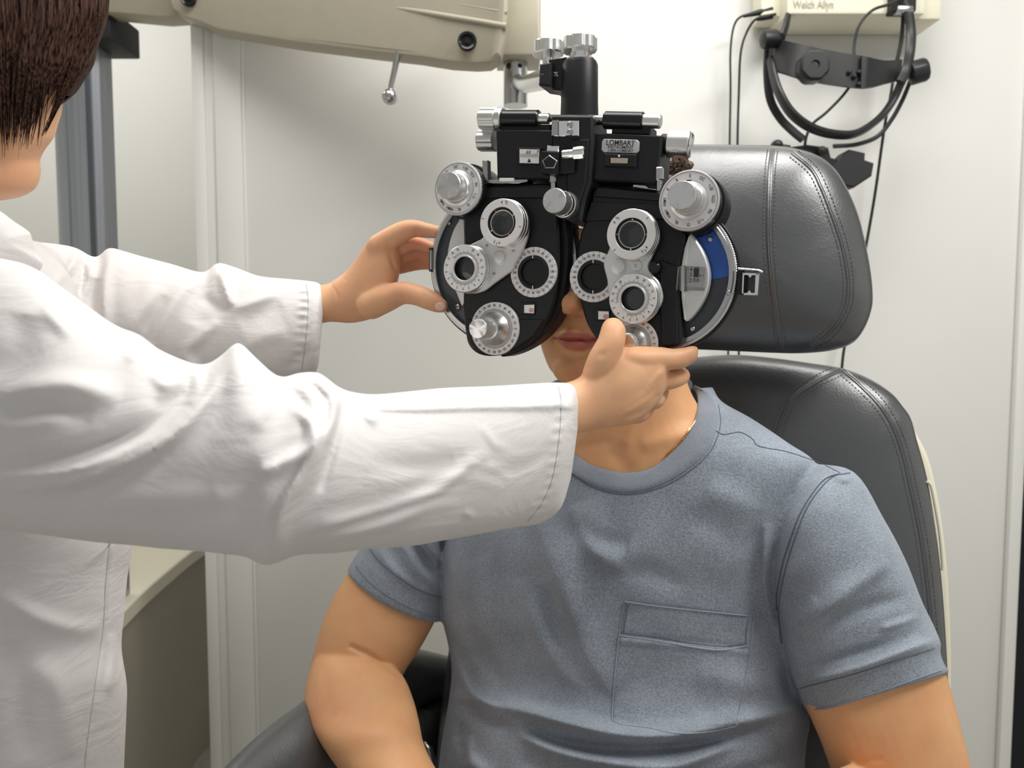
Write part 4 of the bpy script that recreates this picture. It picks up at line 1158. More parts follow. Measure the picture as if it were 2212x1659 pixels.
seam(hr, bv, [(1712, 330), (1754, 366), (1775, 405), (1795, 455), (1819, 525), (1832, 592), (1833, 640), (1824, 675), (1797, 716), (1754, 749)])
# backrest
BY0 = Vector((.27, 1.135, .9))
BYAW = R(20)
back_o = [(1506, 773), (1590, 768), (1667, 774), (1754, 786), (1819, 797), (1875, 818), (1923, 849), (1949, 879), (1966, 905), (1978, 948), (2001, 1035), (2022, 1164), (2035, 1292), (2043, 1420), (2048, 1560), (2040, 1700), (1960, 1840), (1500, 1860), (1000, 1850), (950, 1700), (962, 1500), (978, 1380), (990, 1200), (1030, 1060), (1110, 930), (1230, 850), (1350, 795)]
bk = cushion('backrest', back_o, BY0, BYAW, R(9), .06, .05, 'leather', chair, pe=3.2)
bpy.context.view_layer.update(); bv = wb(bk)
seam(bk, bv, [(1815, 799), (1754, 829), (1712, 860), (1689, 909), (1676, 948), (1668, 1000)], gap=9)
seam(bk, bv, [(1822, 800), (1858, 831), (1901, 875), (1932, 925), (1953, 985), (1970, 1060), (1985, 1130), (1998, 1210), (2008, 1300), (2016, 1400), (2020, 1500)], gap=9)
b = MB()
for (t, px, py, s_) in (('7', 1558, 864, .020), ('7', 1570, 866, .020), ('/', 1580, 868, .020), ('I', 1591, 871, .020)):
    q, n = hit(bv, px, py, .0006); z_ = n.normalized(); x_ = Vector((0, 0, 1)).cross(z_).normalized(); y_ = z_.cross(x_)
    mm = Matrix((( x_.x, y_.x, z_.x, q.x - cl.x), (x_.y, y_.y, z_.y, q.y - cl.y), (x_.z, y_.z, z_.z, q.z - cl.z), (0, 0, 0, 1)))
    b.text(t, s_, 'stitch', mm, cx=.7)
b.build('embossed_lettering', bk)
# cream shell behind the backrest
shell_o = [(1506, 785), (1700, 783), (1850, 820), (1940, 880), (1985, 948), (2011, 1010), (2033, 1121), (2047, 1249), (2053, 1377), (2054, 1463), (2052, 1600), (2044, 1720), (1960, 1850), (1500, 1870), (1010, 1850), (962, 1700), (968, 1500), (985, 1380), (1000, 1200), (1040, 1065), (1120, 940), (1240, 860), (1350, 810)]
sh = cushion('back_shell', shell_o, BY0 + Vector((.012, .03, 0)), BYAW, R(9), .012, .05, 'cream', chair, pe=5)
bpy.context.view_layer.update(); bvs = wb(sh)
b = MB()
b.tube([at(p[0], p[1], 1.03) - cl for p in catmull([(2004, 1040), (2012, 1052), (2020, 1090), (2030, 1150), (2036, 1215), (2036, 1232)], 6)], .0022, 'ivory', 8)
b.build('shell_grip', sh)
# headrest bracket
b = MB()
q0 = at(1480, 700, 1.22) - cl; q1 = at(1480, 900, 1.24) - cl
b.tube([q0, q1], .016, 'steel', 20); b.build('headrest_post', chair)
# arm rests
def armrest(secs, name='armrest'):
    vs, fs = loft(secs, k=6, n=36, p=2.6); b = MB(); b.add([v - cl for v in vs], fs, 'leather'); return b.build(name, chair, sharp=60)
armrest([((1010, 1455), (985, 1500), 1.34, 1.30, .01), ((985, 1440), (965, 1512), 1.32, 1.27, .045), ((930, 1436), (915, 1512), 1.28, 1.22, .055), ((865, 1446), (868, 1520), 1.22, 1.15, .06), ((770, 1480), (800, 1570), 1.12, 1.05, .06), ((665, 1532), (740, 1640), 1.02, .97, .06), ((573, 1589), (670, 1740), .95, .90, .055), ((487, 1659), (610, 1850), .88, .84, .05), ((430, 1725), (560, 1920), .84, .81, .04), ((410, 1790), (500, 1930), .82, .80, .01)])
b = MB()
p_ = [at(935, 1520, 1.24), at(925, 1600, 1.24), at(915, 1700, 1.22), at(935, 1900, 1.18)]
b.tube([q - cl for q in p_], .026, 'rubber', 20)
b.build('armrest_post', chair)
b = MB()
P = [at(902, 1600, 1.20), at(918, 1612, 1.19), at(928, 1632, 1.18), at(932, 1665, 1.17), at(930, 1720, 1.16)]
b.tube([Vector(v) - cl for v in catmull([tuple(q) for q in P], 6)], .0085, 'steel', 16)
P = [at(915, 1597, 1.22), at(955, 1597, 1.24)]
b.tube([q - cl for q in P], .006, 'steel', 12)
b.build('recline_lever', chair)
armrest([((2075, 1700), (2070, 1760), 1.18, 1.16, .01), ((2085, 1690), (2080, 1780), 1.13, 1.1, .05), ((2120, 1780), (2100, 1900), .98, .95, .05), ((2130, 1950), (2100, 2060), .82, .8, .045), ((2120, 2030), (2100, 2090), .79, .78, .01)])
# seat, pedestal, base (below the frame)
yd = Vector((-math.sin(BYAW), -math.cos(BYAW), 0)); xd = Vector((math.cos(BYAW), -math.sin(BYAW), 0))
SCN = Vector((.25, 1.12, 0)) + yd * .17
b = MB(); xf = Matrix.Translation(SCN - Vector((cl.x, cl.y, 0))) @ Matrix.Rotation(-BYAW, 4, 'Z')
b.box((0, 0, .45), (.54, .52, .13), 'leather', xf, bev=.04); b.build('seat', chair)
b = MB(); b.box((0, .02, .36), (.46, .44, .07), 'cream', xf, bev=.02); b.build('seat_pan', chair)
b = MB(); b.lathe([(.30, 0), (.30, .02), (.27, .035), (.10, .06), (.09, .12), (.09, .34)], 'cream', xf, 48); b.build('pedestal', chair)
# ------------------------------------------------------------------ the seated man
man = empty('person', (.25, 1.05, 0)); tag(man, 'seated person in a slate blue pocket t-shirt with face behind the phoropter', 'person')
HYW = R(27)
HC = Vector((.118, .975, 0))
hx = Vector((math.cos(HYW), -math.sin(HYW), 0)); hy = Vector((math.sin(HYW), math.cos(HYW), 0))
def zat(py, Y): return at(1250, py, Y).z
def headstack(rows, n=48):
    """rows (z, halfwidth, front depth, back depth, forward shift)"""
    S = catmull(rows, 5); vs = []; fs = []
    for (z, w_, f_, bk_, s_) in S:
        for i in range(n):
            t = 2 * math.pi * i / n; ct, st = math.cos(t), math.sin(t)
            yy = (f_ if st > 0 else bk_) * math.copysign(abs(st) ** .92, st)
            p = HC + hx * (w_ * math.copysign(abs(ct) ** .92, ct)) - hy * (yy + s_); vs.append(Vector((p.x, p.y, z)))
    m = len(S)
    for j in range(m - 1):
        for i in range(n): fs.append([j * n + i, j * n + (i + 1) % n, (j + 1) * n + (i + 1) % n, (j + 1) * n + i])
    fs.append(list(range(n))); fs.append([(m - 1) * n + i for i in range(n)])
    return vs, fs
zc = zat(828, .88)      # chin underside
rows = [(zc - .004, .014, .014, .02, .060), (zc + .002, .032, .028, .05, .060), (zc + .012, .048, .040, .078, .055), (zc + .030, .060, .049, .10, .047), (zc + .05, .068, .055, .115, .042), (zc + .075, .073, .060, .12, .039),
        (zc + .105, .074, .062, .125, .034), (zc + .135, .078, .066, .13, .030), (zc + .165, .079, .070, .132, .026), (zc + .190, .076, .066, .13, .020), (zc + .215, .064, .055, .115, .012), (zc + .230, .044, .038, .085, .004), (zc + .238, .018, .014, .04, 0)]
pieces = [headstack(rows)]
def hp(x, y, z): 
    p = HC + hx * x - hy * y; return Vector((p.x, p.y, z))
# nose, lips, ears as volumes merged in
def ell(x, y, z, a, b_, c_, yaw=-HYW): return ellipsoid(hp(x, y, z), (a, b_, c_), yaw)
def ppos(px, py, Y): return at(px, py, Y)
nz = zat(661, .86)
pieces.append(loft([((1243, 515), (1268, 515), .895, .895, .010), ((1236, 560), (1270, 560), .888, .888, .014), ((1228, 600), (1268, 600), .880, .880, .018), ((1216, 640), (1264, 640), .876, .876, .024), ((1211, 662), (1264, 662), .876, .876, .025), ((1220, 677), (1256, 677), .882, .882, .016)], n=24))
pieces.append(ellipsoid(at(1228, 651, .868), (.0150, .016, .0145)))
pieces.append(ellipsoid(at(1254, 664, .876), (.0085, .011, .008)))
pieces.append(ellipsoid(at(1215, 661, .882), (.0075, .012, .0095)))
# lips
pieces.append(chain([(1202, 731, .905, 3), (1214, 725, .897, 8), (1234, 722, .890, 10.5), (1258, 724, .889, 10), (1280, 727, .895, 7), (1294, 731, .905, 3)], k=5))
pieces.append(chain([(1206, 735, .906, 4), (1220, 741, .897, 9.5), (1240, 745, .890, 12.5), (1262, 745, .890, 12), (1280, 741, .896, 8), (1292, 735, .905, 3)], k=5))
pieces.append(ellipsoid(at(1243, 796, .912), (.027, .022, .020)))
for sx in (-1, 1):
    pieces.append(ellipsoid(hp(sx * .079, -.025, zc + .12), (.010, .018, .031), -HYW + sx * .35))
# neck and upper body under the shirt
pieces.append(loft([((1320, 690), (1430, 690), 1.0, .99, .03), ((1300, 740), (1462, 735), 1.01, .985, .048), ((1290, 785), (1476, 778), 1.01, .98, .055), ((1285, 830), (1483, 820), 1.01, .98, .057), ((1272, 880), (1500, 862), 1.02, .98, .060), ((1245, 930), (1530, 900), 1.03, .98, .066), ((1200, 980), (1585, 940), 1.05, .97, .075), ((1140, 1040), (1640, 1000), 1.07, .97, .088), ((1080, 1120), (1690, 1080), 1.09, .97, .098)], n=44))
pieces.append(loft([((1185, 990), (1610, 950), 1.08, .96, .06), ((1110, 1040), (1680, 1000), 1.08, .96, .085), ((1030, 1130), (1690, 1100), 1.10, .96, .10), ((1010, 1300), (1680, 1280), 1.10, .97, .105), ((1025, 1500), (1690, 1500), 1.10, .97, .105), ((1010, 1700), (1720, 1700), 1.08, .96, .11), ((1000, 1900), (1740, 1900), 1.06, .94, .115), ((1040, 2010), (1700, 2020), 1.05, .94, .09)], n=44))
# right-hand side arm of the picture (his left): upper arm, forearm, hand
pieces.append(loft([((1735, 1120), (1770, 1045), .93, .93, .02), ((1720, 1200), (1880, 1110), .93, .93, .05), ((1712, 1320), (1960, 1240), .92, .92, .058), ((1722, 1440), (2008, 1370), .90, .90, .060), ((1745, 1530), (2040, 1460), .89, .89, .058), ((1775, 1600), (2066, 1560), .88, .88, .056), ((1800, 1665), (2090, 1660), .875, .875, .054), ((1830, 1740), (2110, 1745), .87, .87, .052), ((1865, 1830), (2105, 1815), .865, .865, .048), ((1920, 1880), (2050, 1870), .865, .865, .02)], n=36))
pieces.append(loft([((1850, 1655), (1930, 1700), .83, .86, .02), ((1830, 1665), (2040, 1780), .82, .85, .040), ((1790, 1690), (1990, 1850), .80, .82, .044), ((1690, 1780), (1850, 1940), .75, .77, .038), ((1620, 1880), (1740, 2000), .71, .73, .028), ((1560, 1960), (1660, 2070), .70, .71, .020), ((1490, 2030), (1580, 2140), .69, .70, .018), ((1450, 2080), (1520, 2150), .69, .70, .010)], n=32))
for i in range(4):
    pieces.append(chain([(1500 + i * 22, 2070 + i * 20, .69, 20), (1440 + i * 24, 2120 + i * 20, .685, 19), (1400 + i * 26, 2170 + i * 22, .69, 18), (1395 + i * 28, 2215 + i * 22, .70, 16)], n=12))
pieces.append(chain([(1560, 2000, .70, 24), (1490, 1995, .68, 22), (1440, 2020, .67, 19)], n=12))
# left-hand side arm of the picture
pieces.append(loft([((900, 1120), (960, 1170), 1.12, 1.12, .02), ((830, 1135), (960, 1230), 1.11, 1.10, .048), ((786, 1185), (955, 1290), 1.10, 1.09, .054), ((750, 1240), (942, 1336), 1.09, 1.08, .056), ((714, 1303), (926, 1368), 1.075, 1.07, .057), ((690, 1366), (905, 1405), 1.06, 1.06, .057), ((672, 1440), (875, 1450), 1.05, 1.05, .056), ((664, 1500), (850, 1500), 1.04, 1.04, .052), ((672, 1550), (830, 1560), 1.04, 1.04, .045), ((710, 1580), (790, 1590), 1.04, 1.04, .015)], n=36))
pieces.append(loft([((700, 1385), (775, 1385), 1.055, 1.055, .02), ((674, 1440), (822, 1412), 1.035, 1.035, .044), ((662, 1502), (868, 1460), 1.01, 1.005, .053), ((666, 1552), (892, 1512), .98, .98, .056), ((690, 1598), (905, 1560), .945, .95, .054), ((727, 1652), (915, 1608), .925, .93, .051), ((775, 1712), (940, 1660), .90, .905, .046), ((835, 1780), (980, 1715), .87, .88, .040), ((905, 1850), (1020, 1780), .85, .86, .030), ((975, 1905), (1065, 1830), .84, .85, .022), ((1030, 1950), (1125, 1870), .835, .84, .019), ((1090, 1980), (1170, 1905), .83, .835, .017), ((1130, 1990), (1190, 1930), .83, .835, .010)], n=36))
for i in range(4):
    pieces.append(chain([(1120 + i * 10, 1975 - i * 22, .83, 18), (1185 + i * 12, 2010 - i * 22, .825, 17), (1225 + i * 12, 2050 - i * 20, .83, 16), (1235 + i * 12, 2090 - i * 20, .84, 14)], n=12))
pieces.append(chain([(1050, 1860, .83, 20), (1110, 1845, .81, 19), (1160, 1850, .80, 16)], n=12))
def man_post(me):
    V = getv(me); N = getn(me); P = projn(V)
    rd = V - np.array(CAMP); rd /= np.linalg.norm(rd, axis=1)[:, None]
    f = np.clip(-(N * rd).sum(1), 0, 1)
    near = (V[:, 1] < .98)
    D = np.zeros(len(V))
    hd = near & (P[:, 0] < 1420) & (P[:, 1] < 860)
    # mouth line, philtrum, fold under the lip, nostril
    for pts, wd, h in (([(1199, 730), (1212, 732), (1232, 733), (1250, 735), (1270, 735), (1296, 731)], 2.8, -.0075),
                       ([(1226, 682), (1228, 700), (1232, 712)], 5, -.0016), ([(1218, 766), (1240, 770), (1268, 766)], 8, -.002),
                       ([(1196, 727), (1195, 736)], 5, -.0025), ([(1246, 678), (1256, 676)], 3.5, -.004), ([(1214, 677), (1220, 678)], 3, -.003),
                       ([(1196, 690), (1188, 712), (1184, 730)], 7, -.0014), ([(1268, 668), (1290, 700)], 7, -.0015)):
        d, t, s = seg_dist(P, pts); D += np.where(hd, h * np.exp(-(d / wd) ** 2), 0)
    # cubital creases
    for pts, wd, h in (([(760, 1397), (800, 1415), (840, 1442), (868, 1468)], 6, -.004), ([(700, 1450), (705, 1500), (712, 1540)], 14, -.0015), ([(1850, 1652), (1880, 1642), (1900, 1640)], 7, -.0015)):
        d, t, s = seg_dist(P, pts); D += h * np.exp(-(d / wd) ** 2) * (P[:, 1] > 1300)
    # sternal notch and collar bones
    for pts, wd, h in (([(1330, 985), (1345, 1000), (1352, 1012)], 18, -.002), ([(1310, 955), (1250, 965)], 12, -.0015), ([(1400, 960), (1450, 945), (1490, 935)], 16, .0022), ([(1385, 880), (1352, 950)], 14, .0018)):
        d, t, s = seg_dist(P, pts); D += h * np.exp(-(d / wd) ** 2) * ((P[:, 1] > 850) & (P[:, 1] < 1060))
    V = V - rd * (D * f ** .5)[:, None]
    setv(me, V)
    # pigment of the lips
    up = [(1198, 729), (1210, 724), (1222, 718), (1232, 716.5), (1242, 719), (1254, 717), (1272, 721), (1296, 731)]
    lo = [(1198, 731), (1207, 741), (1220, 753), (1240, 759.5), (1262, 759), (1280, 752), (1296, 733)]
    poly = up + lo[::-1]
    ins = inpoly(P, poly); dd, _, _ = seg_dist(P, poly + [poly[0]])
    val = np.where(ins, np.clip(.35 + dd / 5, 0, 1), np.clip(.35 - dd / 6, 0, 1)) * hd * (f > .05)
    setattr_f(me, 'lip', val * .85)
    bl = np.zeros(len(V))
    for (x, y, r, a) in ((1228, 655, 24, .2), (1180, 690, 26, .08), (1235, 795, 26, .3), (1250, 675, 14, .3)):
        bl += a * np.exp(-((P[:, 0] - x) ** 2 + (P[:, 1] - y) ** 2) / r ** 2) * hd
    bl += .08 * hd
    bl += .35 * np.exp(-((P[:, 0] - 690) ** 2 + (P[:, 1] - 1540) ** 2) / 60 ** 2) * (P[:, 1] > 1300)
    setattr_f(me, 'blush', bl)
def inpoly(P, poly):
    x, y = P[:, 0], P[:, 1]; r = np.zeros(len(P), bool); n = len(poly)
    for i in range(n):
        x0, y0 = poly[i]; x1, y1 = poly[(i + 1) % n]
        c = ((y0 > y) != (y1 > y)) & (x < (x1 - x0) * (y - y0) / ((y1 - y0) or 1e-9) + x0); r ^= c
    return r
def place(o, par):
    """parent keeping world position (meshes are made in world coordinates)"""
    o.parent = par; o.matrix_parent_inverse = Matrix.Translation(-Vector(par.location)) if par.type == 'EMPTY' else Matrix.Identity(4)
    return o
mb_ = fuse('body', pieces, .0019, 6, 'skin_m', None, man_post); place(mb_, man)

# eyes behind the apertures
for (px, py) in ((1190, 590), (1300, 585)):
    b = MB(); c_ = hp(-.031 if px < 1250 else .031, .082, zc + .12); b.ball(c_, .012, 'white', seg=20)
    d_ = -hy; b.ball(c_ + d_ * .0075, .0062, 'hair_b', seg=14); o = b.build('eye'); place(o, man)

# hair: short curly crop
def hair_post(me):
    V = getv(me); N = getn(me); rs = np.random.RandomState(3); D = np.zeros(len(V))
    for _ in range(26):
        k = rs.normal(size=3); k = k / np.linalg.norm(k) * rs.uniform(220, 520); D += np.sin(V @ k + rs.uniform(0, 6.28)) * .0011
    setv(me, V + N * D[:, None])
cap = [(zc + .10, .070, -.045, .140, 0), (zc + .13, .083, -.02, .142, .0), (zc + .165, .087, .055, .145, .018), (zc + .195, .086, .078, .142, .016), (zc + .225, .078, .072, .130, .012), (zc + .250, .060, .052, .105, .006), (zc + .266, .030, .024, .06, .0), (zc + .270, .010, .01, .02, 0)]
hb = fuse('hair', [headstack(cap), ellipsoid(at(1466, 372, 1.0), (.012, .02, .022)), ellipsoid(at(1466, 420, 1.01), (.014, .02, .03))], .003, 2, 'hair_b', None, hair_post); place(hb, man)
random.seed(5)
b = MB()
for i in range(60):
    px = random.uniform(1447, 1483); py = random.uniform(338, 392); Y = .975 + random.uniform(0, .02)
    q = at(px, py, Y); r = random.uniform(.002, .005); a0 = random.uniform(0, 6.28); ax = random.uniform(-1, 1)
    pts = [q + Vector((r * math.cos(a0 + t * .9), -t * .0008 + ax * .001 * t, r * math.sin(a0 + t * .9))) for t in range(7)]
    b.tube(pts, [.0007] * 6 + [.0003], 'hair_b', 5)
o = b.build('hair_curls'); place(o, man)

# ---------------- t-shirt
SL = [((1185, 870), (1540, 836), 1.08, 1.03, .045), ((1165, 905), (1560, 868), 1.08, 1.00, .072), ((1135, 950), (1625, 905), 1.08, .97, .092), ((1085, 1000), (1700, 955), 1.09, .955, .102), ((1030, 1060), (1765, 1005), 1.10, .95, .108),
      ((985, 1120), (1760, 1090), 1.10, .955, .115), ((958, 1200), (1730, 1190), 1.10, .96, .122), ((953, 1270), (1712, 1270), 1.10, .97, .124), ((960, 1330), (1712, 1340), 1.10, .97, .123), ((974, 1390), (1722, 1420), 1.10, .965, .121),
      ((982, 1450), (1738, 1500), 1.10, .96, .122), ((975, 1520), (1750, 1560), 1.09, .955, .126), ((962, 1600), (1742, 1610), 1.08, .95, .130), ((955, 1680), (1738, 1690), 1.07, .94, .133), ((950, 1800), (1745, 1800), 1.06, .93, .137), ((955, 1930), (1750, 1950), 1.05, .92, .137), ((985, 2010), (1735, 2035), 1.05, .92, .12)]
SRr = [((1700, 1075), (1745, 1000), .955, .95, .03), ((1675, 1150), (1843, 1020), .945, .935, .067), ((1668, 1230), (1905, 1120), .937, .922, .078), ((1678, 1300), (1950, 1210), .928, .913, .082), ((1690, 1370), (1982, 1300), .918, .908, .082), ((1705, 1432), (2008, 1352), .913, .903, .081), ((1716, 1470), (2024, 1392), .908, .898, .080), ((1728, 1500), (2024, 1410), .905, .896, .079), ((1737, 1522), (2032, 1436), .903, .895, .078), ((1746, 1539), (2042, 1450), .901, .893, .077), ((1748, 1545), (2044, 1456), .901, .893, .076)]
SLl = [((985, 1030), (1040, 1100), 1.11, 1.10, .03), ((900, 1080), (975, 1180), 1.115, 1.10, .055), ((845, 1120), (968, 1235), 1.11, 1.095, .062), ((800, 1158), (962, 1278), 1.105, 1.09, .065, .004), ((776, 1188), (960, 1306), 1.10, 1.085, .066, .010), ((757, 1219), (955, 1333), 1.095, 1.08, .067, .017), ((752, 1227), (953, 1341), 1.094, 1.079, .067, .019)]
COL_IN = [(1180, 900), (1216, 955), (1255, 990), (1292, 1010), (1350, 1021), (1402, 1013), (1442, 986), (1480, 946), (1501, 905), (1508, 872), (1505, 850), (1496, 837)]
COL_OUT = [(1150, 935), (1196, 990), (1237, 1022), (1290, 1050), (1350, 1062), (1410, 1052), (1472, 1022), (1528, 972), (1550, 918), (1548, 882), (1530, 848), (1500, 832)]
def shirt_post(me):
    F_ = [
        # long pull from the chest down to the waist
        ([(1160, 1120), (1190, 1220), (1225, 1320), (1270, 1420), (1330, 1500)], 30, .0085, .6),
        ([(1120, 1250), (1150, 1340), (1200, 1430), (1270, 1490)], 26, .006, .7),
        ([(1240, 1090), (1262, 1150), (1300, 1200), (1360, 1230)], 30, .006, .7),
        ([(1180, 1260), (1200, 1340), (1230, 1400)], 22, -.006),
        ([(1010, 1210), (1030, 1300), (1060, 1400)], 40, .005),
        # waist rolls
        ([(960, 1500), (1040, 1516), (1140, 1540), (1250, 1570), (1350, 1590), (1450, 1592), (1560, 1570), (1660, 1548), (1740, 1530)], 15, .012, .7),
        ([(1000, 1545), (1080, 1560), (1200, 1600), (1320, 1616), (1450, 1612), (1560, 1598), (1680, 1570)], 15, -.010),
        ([(990, 1480), (1100, 1560), (1200, 1620), (1330, 1650), (1460, 1655), (1570, 1610), (1600, 1590)], 15, .009),
        ([(1130, 1640), (1250, 1680), (1400, 1700), (1550, 1690), (1700, 1640)], 18, -.008),
        ([(1000, 1590), (1010, 1640), (1060, 1680)], 18, .008),
        ([(975, 1400), (992, 1450), (1020, 1495), (1060, 1520)], 10, .007),
        ([(1010, 1350), (1040, 1410), (1090, 1480)], 16, -.004),
        ([(1000, 1560), (995, 1600), (1005, 1650)], 12, -.006),
        # armpit drag, right
        ([(1655, 1130), (1650, 1220), (1660, 1310), (1690, 1400)], 12, .006, .6),
        ([(1632, 1100), (1622, 1200), (1625, 1290), (1650, 1380)], 22, -.004),
        ([(1520, 1060), (1600, 1090), (1640, 1150)], 30, .003),
        ([(1500, 1460), (1600, 1475), (1700, 1490)], 30, .004),
        ([(1690, 1440), (1700, 1480), (1715, 1520)], 14, -.008),
        # sleeve folds, right
        ([(1740, 1360), (1800, 1310), (1860, 1262), (1920, 1215)], 20, .006, .7),
        ([(1735, 1390), (1800, 1345), (1880, 1310), (1960, 1290)], 16, -.004),
        ([(1700, 1360), (1740, 1330), (1760, 1290)], 14, .002),
        ([(1725, 1476), (1790, 1462), (1870, 1438), (1950, 1408), (2020, 1384)], 9, .0055),
        ([(1720, 1450), (1800, 1425), (1900, 1395), (1985, 1362)], 10, -.003),
        ([(1900, 1360), (1950, 1345), (1985, 1330)], 8, .003),
        ([(1800, 1020), (1825, 1035), (1845, 1025)], 9, .004),
        # sleeve folds, left
        ([(850, 1160), (880, 1190), (905, 1235), (955, 1275)], 13, .007), ([(870, 1150), (905, 1190), (940, 1230)], 9, -.006), ([(810, 1180), (850, 1230), (900, 1265), (955, 1290)], 10, .004),
        ([(890, 1130), (925, 1180), (950, 1220)], 9, .006), ([(925, 1110), (945, 1150), (960, 1190)], 8, -.005),
        ([(960, 1150), (957, 1230), (955, 1320)], 7, -.010),
        # shade waves on the upper chest
        ([(1240, 1130), (1300, 1170), (1360, 1180)], 26, -.005), ([(1330, 1230), (1420, 1240), (1480, 1270)], 24, -.003), ([(1480, 1110), (1560, 1150), (1600, 1200)], 30, -.002),
    ]
    F_ = [(f[0], f[1], f[2] * 1.85) + tuple(f[3:]) for f in F_]
    folds(me, F_)
    return
    folds(me, [([(1722, 1486), (1800, 1466), (1900, 1436), (2024, 1398)], 2.6, -.0022, 1, 0), ([(795, 1175), (815, 1208), (855, 1245), (905, 1278), (960, 1298)], 2.6, -.0022, 1, 0)])
def shirt_cut(V):
    P = projn(V)
    a = at(1350, 1020, .905); b_ = at(1505, 860, .985); c_ = at(1225, 820, 1.08)
    n = (b_ - a).cross(c_ - a).normalized()
    if n.z < 0: n = -n
    h = (V - np.array(a)) @ np.array(n)
    mid = [(a_[0] * .28 + b__[0] * .72, a_[1] * .28 + b__[1] * .72) for a_, b__ in zip(catmull(COL_IN, 5), catmull(COL_OUT, 5))]
    P_in = inpoly(P, mid + [(1480, 780), (1150, 780)])
    cut_front = P_in & (V[:, 1] < 1.12) 
    # open ends of the sleeves and of the hem
    return cut_front
sh_ = fuse('t_shirt', [loft(SL, n=56), loft(SRr, n=44, p=2.2), loft(SLl, n=40)], .0026, 5, 'shirt', None, shirt_post, shirt_cut, resm=2); place(sh_, man)
bvs_ = bvh_of(sh_)
bvb = bvh_of(mb_)
class Two:
    def __init__(s, *b): s.b = b
    def ray_cast(s, o, d):
        best = (None, None, None, None)
        for q in s.b:
            h = q.ray_cast(o, d)
            if h[0] is not None and (best[0] is None or h[3] < best[3]): best = h
        return best
two = Two(bvs_, bvb)
def collar_band(k=8, cross=9):
    I = catmull(COL_IN, k); O = catmull(COL_OUT, k); n = len(I)
    yo = []; yi = []
    for i in range(n):
        h = bvs_.ray_cast(CAMP, ray(*O[i]).normalized()); yo.append(h[0].y if h[0] is not None and (not yo or abs(h[0].y - yo[-1]) < .03) else (yo[-1] + .002 if yo else 1.05))
        h = bvb.ray_cast(CAMP, ray(*I[i]).normalized()); v = h[0].y - .0035 if h[0] is not None else yo[-1] + .012
        yi.append(min(max(v, yo[-1] - .012), yo[-1] + .030))
    def sm(a, it=10):
        a = list(a)
        for _ in range(it): a = [a[0]] + [(a[i - 1] + 2 * a[i] + a[i + 1]) / 4 for i in range(1, len(a) - 1)] + [a[-1]]
        return a
    yo, yi = sm(yo), sm(yi); vs = []; fs = []; W = cross + 1
    for i in range(n):
        for j in range(W):
            t = j / cross; px = I[i][0] * (1 - t) + O[i][0] * t; py = I[i][1] * (1 - t) + O[i][1] * t
            Y = yi[i] * (1 - t) + yo[i] * t - .0016 - .0034 * (1 - abs(2 * t - 1) ** 3)
            if t > .4:
                h = bvs_.ray_cast(CAMP, ray(px, py).normalized())
                if h[0] is not None and abs(h[0].y - Y) < .02: Y = min(Y, h[0].y - .0012)
            vs.append([px, py, Y])
    for _ in range(4):
        Z = [v[2] for v in vs]
        for i in range(1, n - 1):
            for j in range(W): vs[i * W + j][2] = min(Z[i * W + j], (Z[(i - 1) * W + j] + Z[i * W + j] + Z[(i + 1) * W + j]) / 3 + .0006)
    vs = [at(*v) for v in vs]; nf = n * W; bd = ray(1350, 950).normalized() * .005
    vs += [v + bd for v in vs]
    for i in range(n - 1):
        for j in range(cross): a = i * W + j; fs += [[a, a + 1, a + W + 1, a + W], [nf + a, nf + a + W, nf + a + W + 1, nf + a + 1]]
        for j in (0, cross): a = i * W + j; fs.append([a, a + W, nf + a + W, nf + a])
    for i in (0, n - 1):
        for j in range(cross): a = i * W + j; fs.append([a, nf + a, nf + a + 1, a + 1])
    b = MB(); b.add(vs, fs, 'shirtrib'); o = b.build('collar', None, sharp=70); o.parent = sh_; return o
cb_ = collar_band()
b = MB()
P_c = [(1488, 834, 1.035), (1476, 828, 1.06), (1455, 824, 1.085), (1400, 822, 1.115), (1320, 822, 1.135), (1240, 824, 1.125), (1195, 838, 1.10), (1176, 870, 1.08), (1172, 905, 1.06)]
b.tube([at(*p) for p in catmull(P_c, 5)], .0085, 'shirtrib', 14, flat=.6, up=(0, 0, 1)); o = b.build('back_collar'); o.parent = sh_
# collar stitching ridge
def line_on(name, pts, r, m, par, bv, off=.0008, k=8, n=6):
    b = MB(); b.tube([hit(bv, p[0], p[1], off)[0] for p in catmull(pts, k)], r, m, n); o = b.build(name); o.parent = par; return o
bvc = Two(bvs_, bvb)
line_on('seam', [(1196, 996), (1240, 1028), (1290, 1056), (1350, 1068), (1412, 1058), (1474, 1029), (1532, 978), (1556, 920), (1552, 875)], .0006, 'shirtdark', sh_, bvs_, .0002)
line_on('seam', [(1540, 926), (1560, 938), (1580, 936), (1600, 934), (1625, 948), (1640, 964), (1700, 976), (1770, 1000), (1815, 1022)], .0006, 'shirtdark', sh_, bvs_, .0002)
line_on('seam', [(1836, 1022), (1800, 1030), (1770, 1058), (1742, 1100), (1722, 1150), (1702, 1210), (1688, 1270), (1682, 1330), (1688, 1390)], .0009, 'shirtdark', sh_, bvs_, .0002)
line_on('seam', [(1812, 1024), (1782, 1036), (1756, 1066), (1730, 1108), (1710, 1158), (1692, 1215), (1680, 1275), (1676, 1320)], .0006, 'shirtdark', sh_, bvs_)
